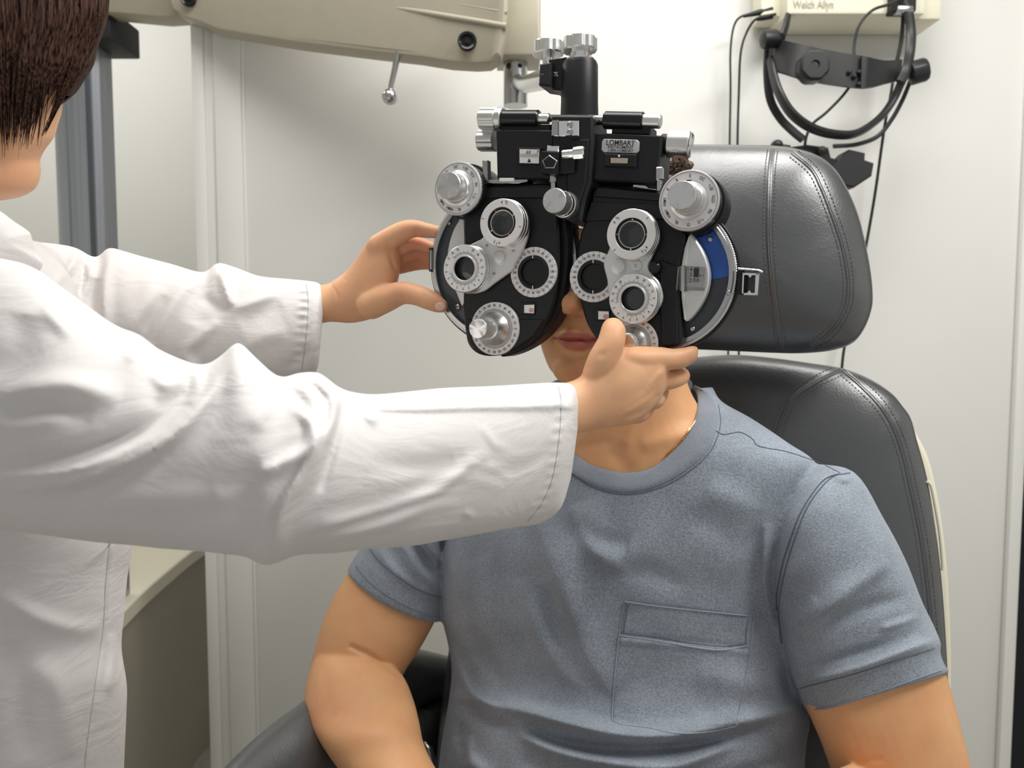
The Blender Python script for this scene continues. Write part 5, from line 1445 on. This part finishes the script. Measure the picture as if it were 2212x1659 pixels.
# pocket
PK = [(1358, 1298), (1627, 1330), (1622, 1400), (1608, 1480), (1590, 1560), (1530, 1578), (1470, 1582), (1430, 1572), (1330, 1560), (1321, 1552), (1326, 1460), (1333, 1380), (1345, 1310)]
def pocket():
    nu, nv = 40, 44
    c00, c10, c11, c01 = (1350, 1298), (1628, 1332), (1590, 1570), (1321, 1556)
    vs = []; fs = []
    for j in range(nv + 1):
        v = j / nv
        for i in range(nu + 1):
            u = i / nu
            px = (1 - u) * (1 - v) * c00[0] + u * (1 - v) * c10[0] + u * v * c11[0] + (1 - u) * v * c01[0]
            py = (1 - u) * (1 - v) * c00[1] + u * (1 - v) * c10[1] + u * v * c11[1] + (1 - u) * v * c01[1]
            py += 14 * math.sin(math.pi * u) * v ** 3 - 4 * math.sin(math.pi * u) * (1 - v) ** 6
            px += -5 * math.sin(math.pi * v) * (1 - u) + 6 * math.sin(math.pi * v) * u
            e = min(u, 1 - u) * nu; ev = min(v, 1 - v) * nv
            lift = .0016
            if e < 2 or (1 - v) * nv < 2: lift += .0004
            if v < .02: lift += .0016
            if e < 1 or ev < 1: lift = .0002 if not (v < .01) else .003
            if .27 < v < .30: lift -= .0012
            if .30 < v < .35: lift += .0013
            q, n = hit(bvs_, px, py, 0, .9); vs.append(q - ray(px, py).normalized() * lift)
    W = nu + 1
    for j in range(nv):
        for i in range(nu): a = j * W + i; fs.append([a, a + 1, a + W + 1, a + W])
    n0 = len(vs)
    for i in range(n0): vs.append(vs[i] + ray(1450, 1440).normalized() * .004)
    fs += [[n0 + k for k in f][::-1] for f in fs[:nu * nv]]
    for i in range(nu):
        fs.append([i, n0 + i, n0 + i + 1, i + 1]); a = nv * W + i; fs.append([a, a + 1, n0 + a + 1, n0 + a])
    for j in range(nv):
        a = j * W; fs.append([a, a + W, n0 + a + W, n0 + a]); a = j * W + nu; fs.append([a, n0 + a, n0 + a + W, a + W])
    b = MB(); b.add(vs, fs, 'shirt'); o = b.build('pocket', None, sharp=75); o.parent = sh_; return o
pk = pocket()
bvp = Two(bvs_, bvh_of(pk))
line_on('pocket_stitching', [(1357, 1306), (1352, 1330), (1347, 1366)], .0006, 'shirtdark', sh_, bvp, .0002)
line_on('pocket_stitching', [(1616, 1336), (1612, 1362), (1610, 1388)], .0006, 'shirtdark', sh_, bvp, .0002)
line_on('pocket_stitching', [(1340, 1366), (1420, 1376), (1500, 1390), (1560, 1396), (1612, 1390)], .0006, 'shirtdark', sh_, bvp, .0001)
for P_k in ([(1350, 1299), (1420, 1309), (1500, 1318), (1580, 1326), (1627, 1331)], [(1350, 1300), (1338, 1370), (1328, 1460), (1322, 1555)], [(1627, 1332), (1622, 1400), (1610, 1480), (1591, 1566)], [(1322, 1555), (1345, 1565), (1400, 1572), (1460, 1584), (1530, 1580), (1590, 1568)]):
    line_on('pocket_edge', P_k, .0007, 'shirtlight', sh_, bvp, .0004)
line_on('pocket_edge', [(1338, 1372), (1420, 1384), (1500, 1398), (1560, 1404), (1618, 1394)], .0009, 'shirtlight', sh_, bvp, .0002)
line_on('cuff_seam', [(1722, 1489), (1790, 1470), (1850, 1454), (1930, 1428), (2018, 1400)], .0008, 'shirtdark', sh_, bvs_, .0001)
line_on('cuff_seam', [(795, 1178), (815, 1208), (855, 1243), (905, 1275), (955, 1292)], .0008, 'shirtdark', sh_, bvs_, .0001)
# sleeve hems (open cuffs with thickness): visible rolled edge
line_on('sleeve_hem', [(1748, 1535), (1790, 1526), (1850, 1509), (1920, 1487), (1980, 1466), (2034, 1447)], .0011, 'shirtrib', sh_, bvs_, .0)
line_on('sleeve_hem', [(770, 1222), (790, 1248), (825, 1278), (870, 1305), (915, 1324), (950, 1333)], .0011, 'shirtrib', sh_, bvs_, .0)

# necklace
b = MB()
pts = [(1508, 915), (1501, 926), (1492, 938), (1481, 950), (1470, 961), (1458, 975), (1446, 985)]
W_ = [hit(two, p[0] - 9, p[1] - 1, .0035)[0] for p in catmull(pts, 3)]
b.tube(W_, .0006, 'gold', 6)
for i in range(len(W_) - 1):
    a, c_ = W_[i], W_[i + 1]; L_ = 1.0 if i % 4 == 0 else .6
    b.tube([a, a + (c_ - a) * L_ * .9], [.0014 if i % 4 else .0017] * 2, 'gold', 8)
o = b.build('necklace'); place(o, man)

# legs below the frame
lg = []
for s_ in (-1, 1):
    h0 = Vector((.25, 1.0, .52)) + Vector((math.cos(HYW * .7), -math.sin(HYW * .7), 0)) * .10 * s_
    kd = Vector((-math.sin(R(20)), -math.cos(R(20)), 0)); k0 = h0 + kd * .46 + Vector((.05 * s_, 0, -.0)); f0 = k0 + Vector((0, -.05, -.44))
    b = MB()
    S_ = [Vector(v) for v in catmull([tuple(h0 - kd * .1), tuple(h0), tuple(h0 + kd * .25), tuple(k0), tuple(k0 + kd * .03 + Vector((0, 0, -.12))), tuple(f0)], 5)]
    b.tube(S_, [.085 - .035 * i / (len(S_) - 1) for i in range(len(S_))], 'trouser', 24); lg.append((b.V, b.F))
tr = fuse('trousers', lg, .007, 4, 'trouser'); place(tr, man)
for s_ in (-1, 1):
    h0 = Vector((.25, 1.0, .52)) + Vector((math.cos(HYW * .7), -math.sin(HYW * .7), 0)) * .10 * s_
    k0 = h0 + Vector((-math.sin(R(20)), -math.cos(R(20)), 0)) * .46 + Vector((.05 * s_, 0, 0)); f0 = k0 + Vector((0, -.05, -.44))
    sv = ellipsoid((f0.x, f0.y - .05, .05), (.045, .13, .045)); 
    o = fuse('shoe', [sv, ellipsoid((f0.x, f0.y + .02, .08), (.045, .06, .06))], .006, 2, 'rubber'); place(o, man)
# ------------------------------------------------------------------ the examiner in the white coat
doc = empty('person', (-.45, .78, 0)); tag(doc, 'standing person in a white coat with brown hair adjusting the phoropter with both hands', 'person')
P_ = []
# head (turned away) and neck
P_.append(loft([((-90, -110), (0, -110), .80, .80, .02), ((-190, -60), (90, -60), .80, .80, .065), ((-240, 20), (140, 20), .80, .80, .085), ((-250, 110), (140, 100), .80, .80, .088), ((-240, 180), (128, 180), .80, .80, .086), ((-230, 225), (114, 215), .80, .80, .083), ((-225, 250), (109, 245), .80, .80, .080), ((-220, 275), (100, 272), .80, .80, .078), ((-215, 300), (92, 298), .80, .80, .075), ((-205, 325), (74, 322), .80, .80, .071), ((-195, 346), (62, 345), .80, .80, .068), ((-180, 366), (65, 368), .80, .80, .064), ((-160, 385), (64, 388), .80, .80, .058), ((-130, 402), (55, 408), .80, .80, .050), ((-90, 420), (30, 424), .80, .80, .036), ((-60, 432), (0, 433), .80, .80, .015)], k=5, n=44))
P_.append(ellipsoid(at(70, 200, .86), (.016, .02, .03)))
P_.append(ellipsoid(at(14, 345, .86), (.018, .022, .012)))
P_.append(loft([((-230, 250), (-60, 250), .79, .79, .055), ((-220, 380), (-40, 380), .79, .79, .055), ((-240, 500), (-30, 490), .79, .79, .06), ((-330, 620), (40, 600), .79, .79, .085), ((-380, 760), (120, 760), .79, .79, .10), ((-390, 1000), (150, 1000), .79, .79, .10), ((-380, 1500), (160, 1500), .80, .80, .10), ((-360, 1650), (150, 1650), .80, .80, .09)], n=40))
# near arm inside the sleeve -> near hand
P_.append(loft([((-180, 640), (-180, 860), .64, .64, .03), ((0, 680), (-20, 960), .62, .62, .05), ((280, 840), (240, 1060), .62, .62, .048), ((500, 900), (490, 1090), .61, .61, .045), ((680, 900), (690, 1090), .63, .63, .044), ((900, 880), (910, 1040), .68, .68, .040), ((1100, 845), (1110, 970), .735, .735, .032), ((1180, 832), (1190, 948), .755, .755, .026), ((1232, 824), (1248, 936), .768, .768, .023), ((1262, 806), (1285, 928), .775, .775, .0215), ((1290, 775), (1325, 922), .778, .778, .0205), ((1330, 752), (1365, 916), .780, .780, .0195), ((1370, 750), (1395, 896), .783, .783, .0185), ((1405, 750), (1418, 872), .786, .788, .0175), ((1430, 754), (1434, 848), .789, .792, .0165), ((1445, 762), (1440, 825), .792, .797, .010)], n=40))
P_.append(chain([(1282, 812, .772, 26), (1300, 778, .768, 31), (1318, 745, .768, 30), (1324, 722, .772, 28.5), (1324, 712, .776, 26.5)], n=24))   # thumb
P_.append(loft([((1330, 752), (1350, 800), .782, .782, .014), ((1380, 748), (1395, 800), .782, .782, .0145), ((1430, 750), (1435, 800), .786, .788, .013), ((1452, 753), (1456, 799), .789, .789, .0115), ((1475, 751), (1478, 795), .792, .792, .0105), ((1492, 747), (1491, 788), .795, .795, .0100), ((1504, 748), (1501, 782), .797, .797, .0085), ((1509, 754), (1507, 772), .798, .798, .0045)], n=28))  # index
P_.append(chain([(1405, 820, .795, 26), (1438, 822, .800, 22), (1462, 817, .806, 20), (1474, 812, .818, 17), (1468, 806, .832, 15)], n=20))   # middle
P_.append(chain([(1385, 852, .795, 26), (1410, 862, .800, 24), (1422, 858, .810, 19), (1430, 842, .825, 16)], n=20))   # ring
P_.append(chain([(1350, 888, .792, 26), (1376, 892, .798, 24), (1395, 884, .808, 18), (1405, 866, .820, 15)], n=20))   # little
# far arm inside the sleeve -> far hand
P_.append(loft([((40, 560), (40, 740), .95, .95, .03), ((200, 590), (200, 790), .97, .97, .05), ((400, 625), (400, 790), .99, .99, .045), ((560, 630), (560, 760), .99, .99, .034), ((650, 620), (650, 712), .985, .985, .027), ((703, 614), (703, 697), .98, .98, .023), ((724, 603), (728, 696), .976, .976, .022), ((748, 585), (758, 698), .972, .972, .0215), ((768, 560), (792, 692), .968, .968, .021), ((786, 532), (824, 678), .964, .964, .020), ((802, 512), (846, 650), .962, .962, .019), ((820, 504), (860, 606), .962, .964, .018), ((842, 502), (866, 570), .964, .968, .015), ((858, 510), (868, 550), .966, .970, .008)], n=40))
P_.append(chain([(800, 660, .955, 31), (835, 645, .945, 29), (868, 633, .936, 25), (898, 637, .927, 22.5), (925, 647, .919, 22), (945, 657, .913, 18.5), (952, 660, .911, 16)], n=24))   # thumb
P_.append(chain([(815, 532, .955, 24), (845, 514, .950, 23.5), (875, 498, .945, 21.5), (897, 494, .941, 18.5), (922, 498, .940, 16), (948, 502, .938, 13.5), (958, 505, .936, 12)], n=20))   # index
P_.append(chain([(832, 548, .968, 22), (862, 535, .968, 19), (892, 526, .965, 16), (910, 528, .962, 14), (935, 537, .958, 12.5), (950, 542, .955, 11)], n=20))   # middle
P_.append(chain([(838, 562, .982, 22), (870, 553, .982, 18), (902, 547, .980, 15.5), (925, 553, .974, 13.5), (945, 560, .968, 12)], n=20))   # ring
P_.append(chain([(838, 578, .992, 20), (870, 574, .994, 16.5), (898, 570, .992, 14.5), (920, 570, .985, 12.5), (938, 574, .978, 11)], n=20))   # little
def doc_post(me):
    V = getv(me); N = getn(me); P = projn(V)
    rd = V - np.array(CAMP); rd /= np.linalg.norm(rd, axis=1)[:, None]; f = np.clip(-(N * rd).sum(1), 0, 1) ** .5
    D = np.zeros(len(V))
    L = [  # near hand: tendons, creases at thumb and knuckles
        ([(1340, 900), (1385, 872), (1420, 850)], 7, .0016), ([(1350, 880), (1400, 845), (1436, 815)], 6, .0008), ([(1345, 905), (1385, 890), (1410, 878)], 6, -.0012), ([(1400, 838), (1425, 808), (1446, 798)], 7, .0020),
        ([(1446, 797), (1470, 801), (1480, 797)], 4, -.0035), ([(1410, 862), (1428, 852), (1438, 842)], 6, -.0020), ([(1270, 800), (1268, 788)], 6, -.0012),
        ([(1340, 770), (1356, 748), (1362, 742)], 8, -.0018), ([(1290, 770), (1310, 762)], 7, -.0008), ([(1432, 845), (1434, 820), (1440, 800)], 4, -.003), ([(1310, 840), (1360, 830), (1400, 800)], 26, .0012),
        # far hand
        ([(845, 560), (852, 580), (862, 598)], 4.5, -.0028), ([(714, 612), (725, 628), (731, 645)], 2.5, -.0012), ([(742, 600), (748, 605)], 3, -.001), ([(838, 525), (842, 540), (845, 560)], 8, -.0015), ([(899, 496), (902, 512)], 5, -.0015),
        ([(800, 570), (820, 600), (850, 625)], 22, -.0016), ([(855, 610), (840, 640), (845, 660)], 12, .0012), ([(835, 672), (850, 662), (862, 655)], 6, -.0014), ([(910, 625), (914, 640), (912, 655)], 5, -.0008)]
    for pts, wd, h in L:
        d, t, s = seg_dist(P, pts); D += h * np.exp(-(d / wd) ** 2) * np.sin(np.clip(t, .05, .95) * math.pi) ** .5
    V = V - rd * (D * f)[:, None]; setv(me, V)
    bl = np.zeros(len(V)); far = V[:, 1] > .9
    for (x, y, r, a) in ((945, 655, 26, .35), (905, 565, 40, .5), (905, 510, 28, .4), (1320, 700, 26, .1), (1490, 770, 24, .15), (1440, 830, 24, .15), (50, 410, 60, .15)):
        bl += a * np.exp(-((P[:, 0] - x) ** 2 + (P[:, 1] - y) ** 2) / r ** 2)
    bl += .05 * far
    setattr_f(me, 'blush', bl); setattr_f(me, 'lip', np.zeros(len(V)))
db = fuse('body', P_, .0017, 5, 'skin_w', None, doc_post); place(db, doc)
bvd = bvh_of(db)
# finger nails seen on the far hand
b = MB()
for (px, py, dx, dy, rx, ry) in ((955, 664, 0, 0, .0040, .0055),):
    q, n = hit(bvd, px - 4, py - 2, .0); 
    z_ = n; x_ = Vector((1, 0, .2)).cross(z_).normalized(); y_ = z_.cross(x_)
    mm = Matrix(((x_.x, y_.x, z_.x, q.x), (x_.y, y_.y, z_.y, q.y), (x_.z, y_.z, z_.z, q.z), (0, 0, 0, 1)))
    b.ball((0, 0, 0), 1.0, 'nail', mm, sc=(.0048, .0060, .0010), seg=16)
o = b.build('thumb_nail'); place(o, doc)

# ---------------- coat
NS = [((-330, 480), (-330, 1000), .70, .70, .05), ((-200, 520), (-220, 1090), .65, .65, .10), ((-60, 548), (-110, 1118), .625, .625, .105), ((60, 572), (10, 1132), .615, .615, .105), ((150, 632), (110, 1146), .61, .61, .102), ((245, 700), (210, 1158), .61, .61, .10), ((300, 722), (290, 1167), .61, .61, .097), ((350, 758), (350, 1174), .61, .61, .094), ((432, 788), (440, 1181), .608, .608, .090), ((475, 770), (485, 1187), .607, .607, .089), ((514, 740), (530, 1194), .607, .607, .087), ((552, 772), (570, 1212), .607, .607, .085), ((602, 814), (602, 1204), .609, .609, .082), ((645, 806), (640, 1190), .614, .614, .079), ((690, 806), (675, 1188), .620, .620, .076), ((738, 840), (725, 1186), .628, .628, .073), ((800, 852), (800, 1178), .645, .645, .070), ((880, 846), (885, 1174), .665, .665, .067), ((960, 838), (960, 1162), .685, .685, .064), ((1060, 834), (1050, 1147), .712, .712, .060), ((1140, 829), (1110, 1137), .733, .733, .056), ((1200, 826), (1160, 1130), .750, .750, .053), ((1236, 830), (1196, 1112), .760, .760, .050), ((1250, 850), (1216, 1088), .766, .766, .040), ((1254, 880), (1234, 1030), .770, .770, .020)]
FS = [((30, 520), (30, 760), .93, .93, .04), ((95, 524), (95, 780), .95, .95, .07), ((160, 534), (160, 800), .965, .965, .075), ((205, 556), (210, 812), .975, .975, .075), ((234, 536), (250, 822), .98, .98, .075), ((262, 541), (280, 824), .982, .982, .075), ((300, 552), (310, 830), .985, .985, .073), ((370, 570), (370, 834), .99, .99, .070), ((438, 588), (438, 836), .99, .99, .066), ((470, 568), (468, 836), .99, .99, .064), ((510, 578), (500, 836), .99, .99, .062), ((560, 596), (545, 832), .988, .988, .060), ((620, 602), (600, 824), .986, .986, .056), ((670, 607), (650, 816), .984, .984, .052), ((692, 614), (678, 809), .983, .983, .046), ((701, 640), (688, 790), .982, .982, .026)]
TB = [((-300, 470), (0, 490), .80, .80, .06), ((-420, 540), (70, 540), .80, .80, .10), ((-470, 640), (130, 620), .80, .80, .125), ((-480, 800), (180, 800), .80, .80, .13), ((-470, 1000), (250, 1000), .80, .80, .13), ((-460, 1140), (268, 1150), .80, .80, .13), ((-460, 1240), (254, 1240), .80, .80, .13), ((-460, 1330), (246, 1330), .80, .80, .13), ((-465, 1400), (240, 1400), .80, .80, .133), ((-470, 1480), (252, 1480), .80, .80, .137), ((-475, 1560), (250, 1560), .80, .80, .14), ((-480, 1700), (246, 1700), .80, .80, .142), ((-490, 2000), (252, 2000), .80, .80, .145), ((-500, 2300), (262, 2300), .80, .80, .145)]
def coat_post(me):
    G = [
        # near sleeve: big sweeping folds
        ([(470, 800), (425, 870), (350, 935), (240, 990), (110, 1022), (-40, 1030)], 15, .012, .55),
        ([(450, 790), (405, 850), (320, 915), (210, 960), (80, 990), (-40, 1000)], 14, -.010),
        ([(515, 762), (470, 815), (440, 870), (380, 940), (280, 1000), (160, 1040), (0, 1062)], 13, .011, .7),
        ([(490, 812), (470, 860), (400, 940), (300, 1010), (160, 1065)], 22, -.006),
        ([(385, 765), (418, 800), (424, 838), (405, 872)], 10, .010, .7), ([(330, 800), (355, 830), (398, 812)], 14, .007), ([(410, 800), (390, 850), (330, 880)], 12, -.007),
        ([(0, 855), (80, 838), (160, 832), (260, 860)], 26, .008), ([(0, 890), (100, 880), (200, 900)], 22, -.007), ([(0, 925), (80, 915), (150, 900)], 14, .004), ([(90, 660), (130, 700), (150, 730)], 14, .006), ([(60, 680), (40, 760), (-20, 820)], 40, -.008), ([(250, 730), (300, 745), (310, 790)], 12, -.006), ([(270, 775), (310, 760), (320, 735)], 14, .006),
        # elbow gathers
        ([(745, 850), (705, 880), (690, 930), (672, 985), (640, 1040), (600, 1110), (578, 1190)], 14, .012, .6),
        ([(660, 820), (700, 860), (700, 900), (690, 940)], 9, -.012), ([(640, 880), (672, 920), (664, 965), (610, 1000), (560, 1022)], 13, .010, .7), ([(620, 835), (650, 862), (668, 900)], 10, -.008),
        ([(690, 812), (722, 850), (722, 900), (705, 960)], 8, .010), ([(735, 850), (735, 900), (716, 980), (690, 1060)], 10, -.008), ([(590, 870), (560, 900), (555, 930)], 20, .004), ([(560, 1000), (520, 1040), (470, 1060)], 24, -.004),
        ([(770, 890), (800, 905), (815, 890)], 12, .006), ([(760, 870), (780, 900), (800, 915)], 8, -.004),
        # crease along the forearm and diagonal drag folds
        ([(815, 884), (900, 885), (1000, 882), (1100, 880), (1200, 880), (1250, 880)], 9, .0042, .45, 0), ([(640, 1160), (760, 1120), (860, 1090), (950, 1060), (1010, 1010), (1060, 980)], 13, .0055, .6), ([(700, 1110), (820, 1090), (930, 1040), (1010, 985)], 22, -.0045),
        ([(700, 1165), (820, 1140), (920, 1100), (990, 1085)], 12, .004), ([(800, 1000), (900, 1010), (980, 990)], 24, -.003), ([(1000, 1000), (1060, 1010), (1110, 1040)], 10, .002), ([(1040, 920), (1070, 960), (1100, 970)], 8, .0016), ([(1000, 1105), (1025, 1118)], 6, .003), ([(1060, 1030), (1150, 1000), (1190, 960)], 12, -.002),
        ([(850, 1040), (1000, 1030), (1100, 1060)], 14, .002), ([(560, 1060), (500, 1100), (400, 1120)], 30, -.004), ([(200, 1090), (330, 1080), (450, 1075)], 26, .004),
        # far sleeve
        ([(160, 530), (158, 560), (130, 600), (118, 612)], 9, .011, .7), ([(175, 560), (182, 600), (172, 640)], 8, -.012), ([(80, 524), (110, 540), (150, 548)], 12, .006), ([(205, 556), (190, 600), (178, 640)], 9, .008), ([(235, 548), (226, 600), (224, 660), (226, 720)], 10, .009, .8), ([(206, 600), (200, 640), (204, 680)], 14, -.008),
        ([(330, 600), (320, 650), (290, 700), (270, 760)], 22, .005), ([(360, 640), (320, 700), (300, 760)], 16, -.006), ([(455, 585), (400, 620), (360, 680), (330, 760)], 16, .007), ([(460, 592), (440, 650), (420, 700)], 30, -.006), ([(475, 585), (490, 640), (496, 662)], 9, .010, .7), ([(440, 640), (470, 665), (492, 668)], 12, -.005), ([(500, 668), (540, 655), (600, 630)], 12, .005), ([(470, 690), (420, 740), (390, 765)], 14, .006), ([(520, 700), (560, 680), (610, 660)], 22, -.004), ([(520, 760), (570, 730), (620, 720)], 16, .003), ([(610, 800), (650, 770), (660, 750)], 12, -.004),
        # body
        ([(237, 1165), (228, 1260), (222, 1360), (205, 1480), (186, 1620), (180, 1700)], 3.0, -.0025, 1, 0), ([(246, 1165), (236, 1260), (230, 1360), (213, 1480), (196, 1620), (190, 1700)], 3, .002, 1, 0),
        ([(0, 1290), (90, 1340), (170, 1360), (220, 1350)], 20, .006), ([(80, 1430), (130, 1500), (150, 1640)], 30, .006), ([(30, 1380), (40, 1500), (60, 1640)], 30, -.006), ([(240, 1370), (245, 1430), (236, 1500)], 10, .008),
    ]
    folds(me, [(g[0], g[1], g[2] * 1.25) + tuple(g[3:]) for g in G])
    # stitched cuff hems with puckers
    Q = []
    for (x, y) in ((1200, 850), (1203, 872), (1206, 900), (1204, 925), (1201, 950), (1198, 975), (1191, 1000), (1188, 1022), (1184, 1045), (1172, 1070), (1160, 1090)):
        Q.append(([(x - 12, y + 4), (x + 2, y), (x + 16, y - 4)], 3.6, .0022)); Q.append(([(x - 10, y + 13), (x + 12, y + 9)], 4, -.0015))
    for (x, y) in ((655, 628), (656, 645), (655, 662), (652, 680), (655, 700), (652, 718), (650, 738), (645, 758), (640, 776)):
        Q.append(([(x - 12, y + 2), (x, y), (x + 14, y + 2)], 3.2, .0024)); Q.append(([(x - 10, y + 8), (x + 12, y + 9)], 4, -.0018))
    Q.append(([(1207, 832), (1214, 870), (1210, 930), (1204, 980), (1192, 1040), (1170, 1090), (1140, 1128)], 2.2, -.0012, 1, 0)); Q.append(([(664, 610), (668, 660), (664, 720), (652, 800)], 2.2, -.0012, 1, 0))
    folds(me, Q)
ct = fuse('lab_coat', [loft(NS, n=60), loft(FS, n=44), loft(TB, n=60)], .0030, 3, 'coat', None, coat_post, resm=2); place(ct, doc)
bct = bvh_of(ct)
def cline(name, pts, r=.0006, bv=None):
    b = MB(); b.tube([hit(bct, p[0], p[1], .0)[0] for p in catmull(pts, 10)], r, 'coatseam', 6); o = b.build(name); o.parent = ct; return o
cline('placket_seam', [(237, 1168), (228, 1260), (222, 1360), (205, 1480), (186, 1620), (180, 1700)])
cline('cuff_seam', [(1206, 836), (1212, 870), (1209, 930), (1203, 980), (1191, 1040), (1168, 1090), (1140, 1126)])
cline('cuff_seam', [(662, 612), (666, 660), (662, 720), (652, 800)])
# collar flap
def flap(name, pts, Y, th, m, par, bulge=.01):
    O = catmull(pts, 5, True); c = np.mean(O, axis=0); n = len(O); vs = []; fs = []; rings = 8
    for sgn in (-1, 1):
        for i in range(rings):
            s = 1 - i / rings
            for o in O:
                p = c + (o - c) * s; q = at(p[0], p[1], Y + (p[0] - c[0]) * .0003)
                vs.append(q + ray(p[0], p[1]).normalized() * (sgn * th * (1 - s ** 6) ** .5 - bulge * (1 - s * s)))
    for k in range(2):
        for i in range(rings - 1):
            for q in range(n): a = (k * rings + i) * n; fs.append([a + q, a + (q + 1) % n, a + n + (q + 1) % n, a + n + q])
        a = (k * rings + rings - 1) * n; fs.append([a + q for q in range(n)])
    for q in range(n): fs.append([q, (q + 1) % n, rings * n + (q + 1) % n, rings * n + q])
    b = MB(); b.add(vs, fs, m); o = b.build(name, None, sharp=70); o.parent = par; return o
flap('coat_collar', [(-120, 420), (-40, 435), (0, 456), (30, 478), (62, 500), (69, 515), (78, 545), (92, 575), (60, 600), (-20, 600), (-100, 580)], .70, .003, 'coat', ct, .012)
flap('coat_lapel', [(70, 522), (110, 535), (138, 560), (145, 590), (120, 610), (95, 600), (75, 570)], .84, .003, 'coat', ct, .008)
# ---------------- hair: a bobbed mass with hanging strands
hp_ = [loft([((-120, -160), (60, -160), .78, .78, .03), ((-250, -110), (170, -110), .78, .78, .08), ((-300, -40), (212, -40), .78, .78, .102), ((-310, 20), (214, 20), .78, .78, .104), ((-310, 60), (206, 60), .78, .78, .103), ((-305, 100), (190, 100), .78, .78, .100), ((-300, 135), (180, 140), .78, .78, .098), ((-300, 170), (158, 175), .78, .78, .094), ((-295, 205), (138, 205), .785, .785, .088), ((-290, 240), (95, 235), .79, .79, .078), ((-280, 270), (20, 262), .79, .79, .06)], k=5, n=50)]
def hair_w_cut(V):
    P = projn(V)
    # face side: hair ends in points over the cheek
    edge = np.interp(P[:, 0], [-100, 0, 20, 60, 100, 130, 200], [330, 120, 110, 150, 180, 205, 225])
    return (P[:, 1] > edge) & (V[:, 1] < .80) & (P[:, 0] > -60)
hw = fuse('hair', hp_, .0030, 3, 'hair_w', None, None, hair_w_cut); place(hw, doc)
bh = bvh_of(hw); both = Two(bh, bvd)
random.seed(11)
b = MB()
EDGE = [(20, 226), (60, 216), (100, 198), (140, 182), (175, 160), (205, 141), (228, 127), (260, 112), (290, 98), (320, 84)]
def ex(y): return np.interp(y, [e_[0] for e_ in EDGE], [e_[1] for e_ in EDGE])
for i in range(760):
    u = random.random()
    x0 = -60 + 285 * u
    ye = random.uniform(150, 325) if x0 < 120 else random.uniform(140, 236)
    if random.random() < .12: ye += 25
    if x0 < 0: ye = random.uniform(160, 340)
    x1 = x0 * random.uniform(.50, .66) + random.uniform(-8, 14) + 2
    if x0 > 170 : ye = random.uniform(160, 300); x1 = ex(ye) + random.uniform(-10, 3)
    x1 = min(x1, ex(ye) + 2)
    y0 = random.uniform(-30, 60)
    n_ = 9; pts = []
    wv = random.uniform(-5, 5)
    for k in range(n_):
        t = k / (n_ - 1); y = y0 + (ye - y0) * t
        x = x0 + (x1 - x0) * (t ** 1.6) + wv * math.sin(t * 4)
        x = min(x, ex(y) + 1)
        h = both.ray_cast(CAMP, ray(x, y).normalized())
        q = h[0] if h[0] is not None else at(x, y, .77)
        if q.y > .80: q = at(x, y, .79)
        q = q - ray(x, y).normalized() * (.001 + .003 * random.random() * (1 - t) + .002 * t)
        if pts and abs(q.y - pts[-1].y) > .012: q = at(x, y, pts[-1].y + math.copysign(.008, q.y - pts[-1].y))
        pts.append(q)
    r0 = random.uniform(.0007, .0018)
    b.tube(pts, [r0 * (1 - .93 * (k / (n_ - 1)) ** 1.6) for k in range(n_)], 'hair_w', 5)
o = b.build('hair_strands'); tag(o, kind='stuff'); place(o, doc)
# trousers and shoes below the frame
lg = []
for s_ in (-1, 1):
    b = MB(); x_ = -.60 + .09 * s_; b.tube([Vector((x_, .80, .62)), Vector((x_, .80, .40)), Vector((x_, .82, .06))], [.085, .062, .045], 'trouser', 20); lg.append((b.V, b.F))
tr = fuse('trousers', lg, .008, 3, 'trouser'); place(tr, doc)
for s_ in (-1, 1):
    o = fuse('shoe', [ellipsoid((-.60 + .09 * s_ + .03, .87, .045), (.042, .12, .042)), ellipsoid((-.60 + .09 * s_, .82, .06), (.042, .05, .05))], .006, 2, 'rubber'); place(o, doc)
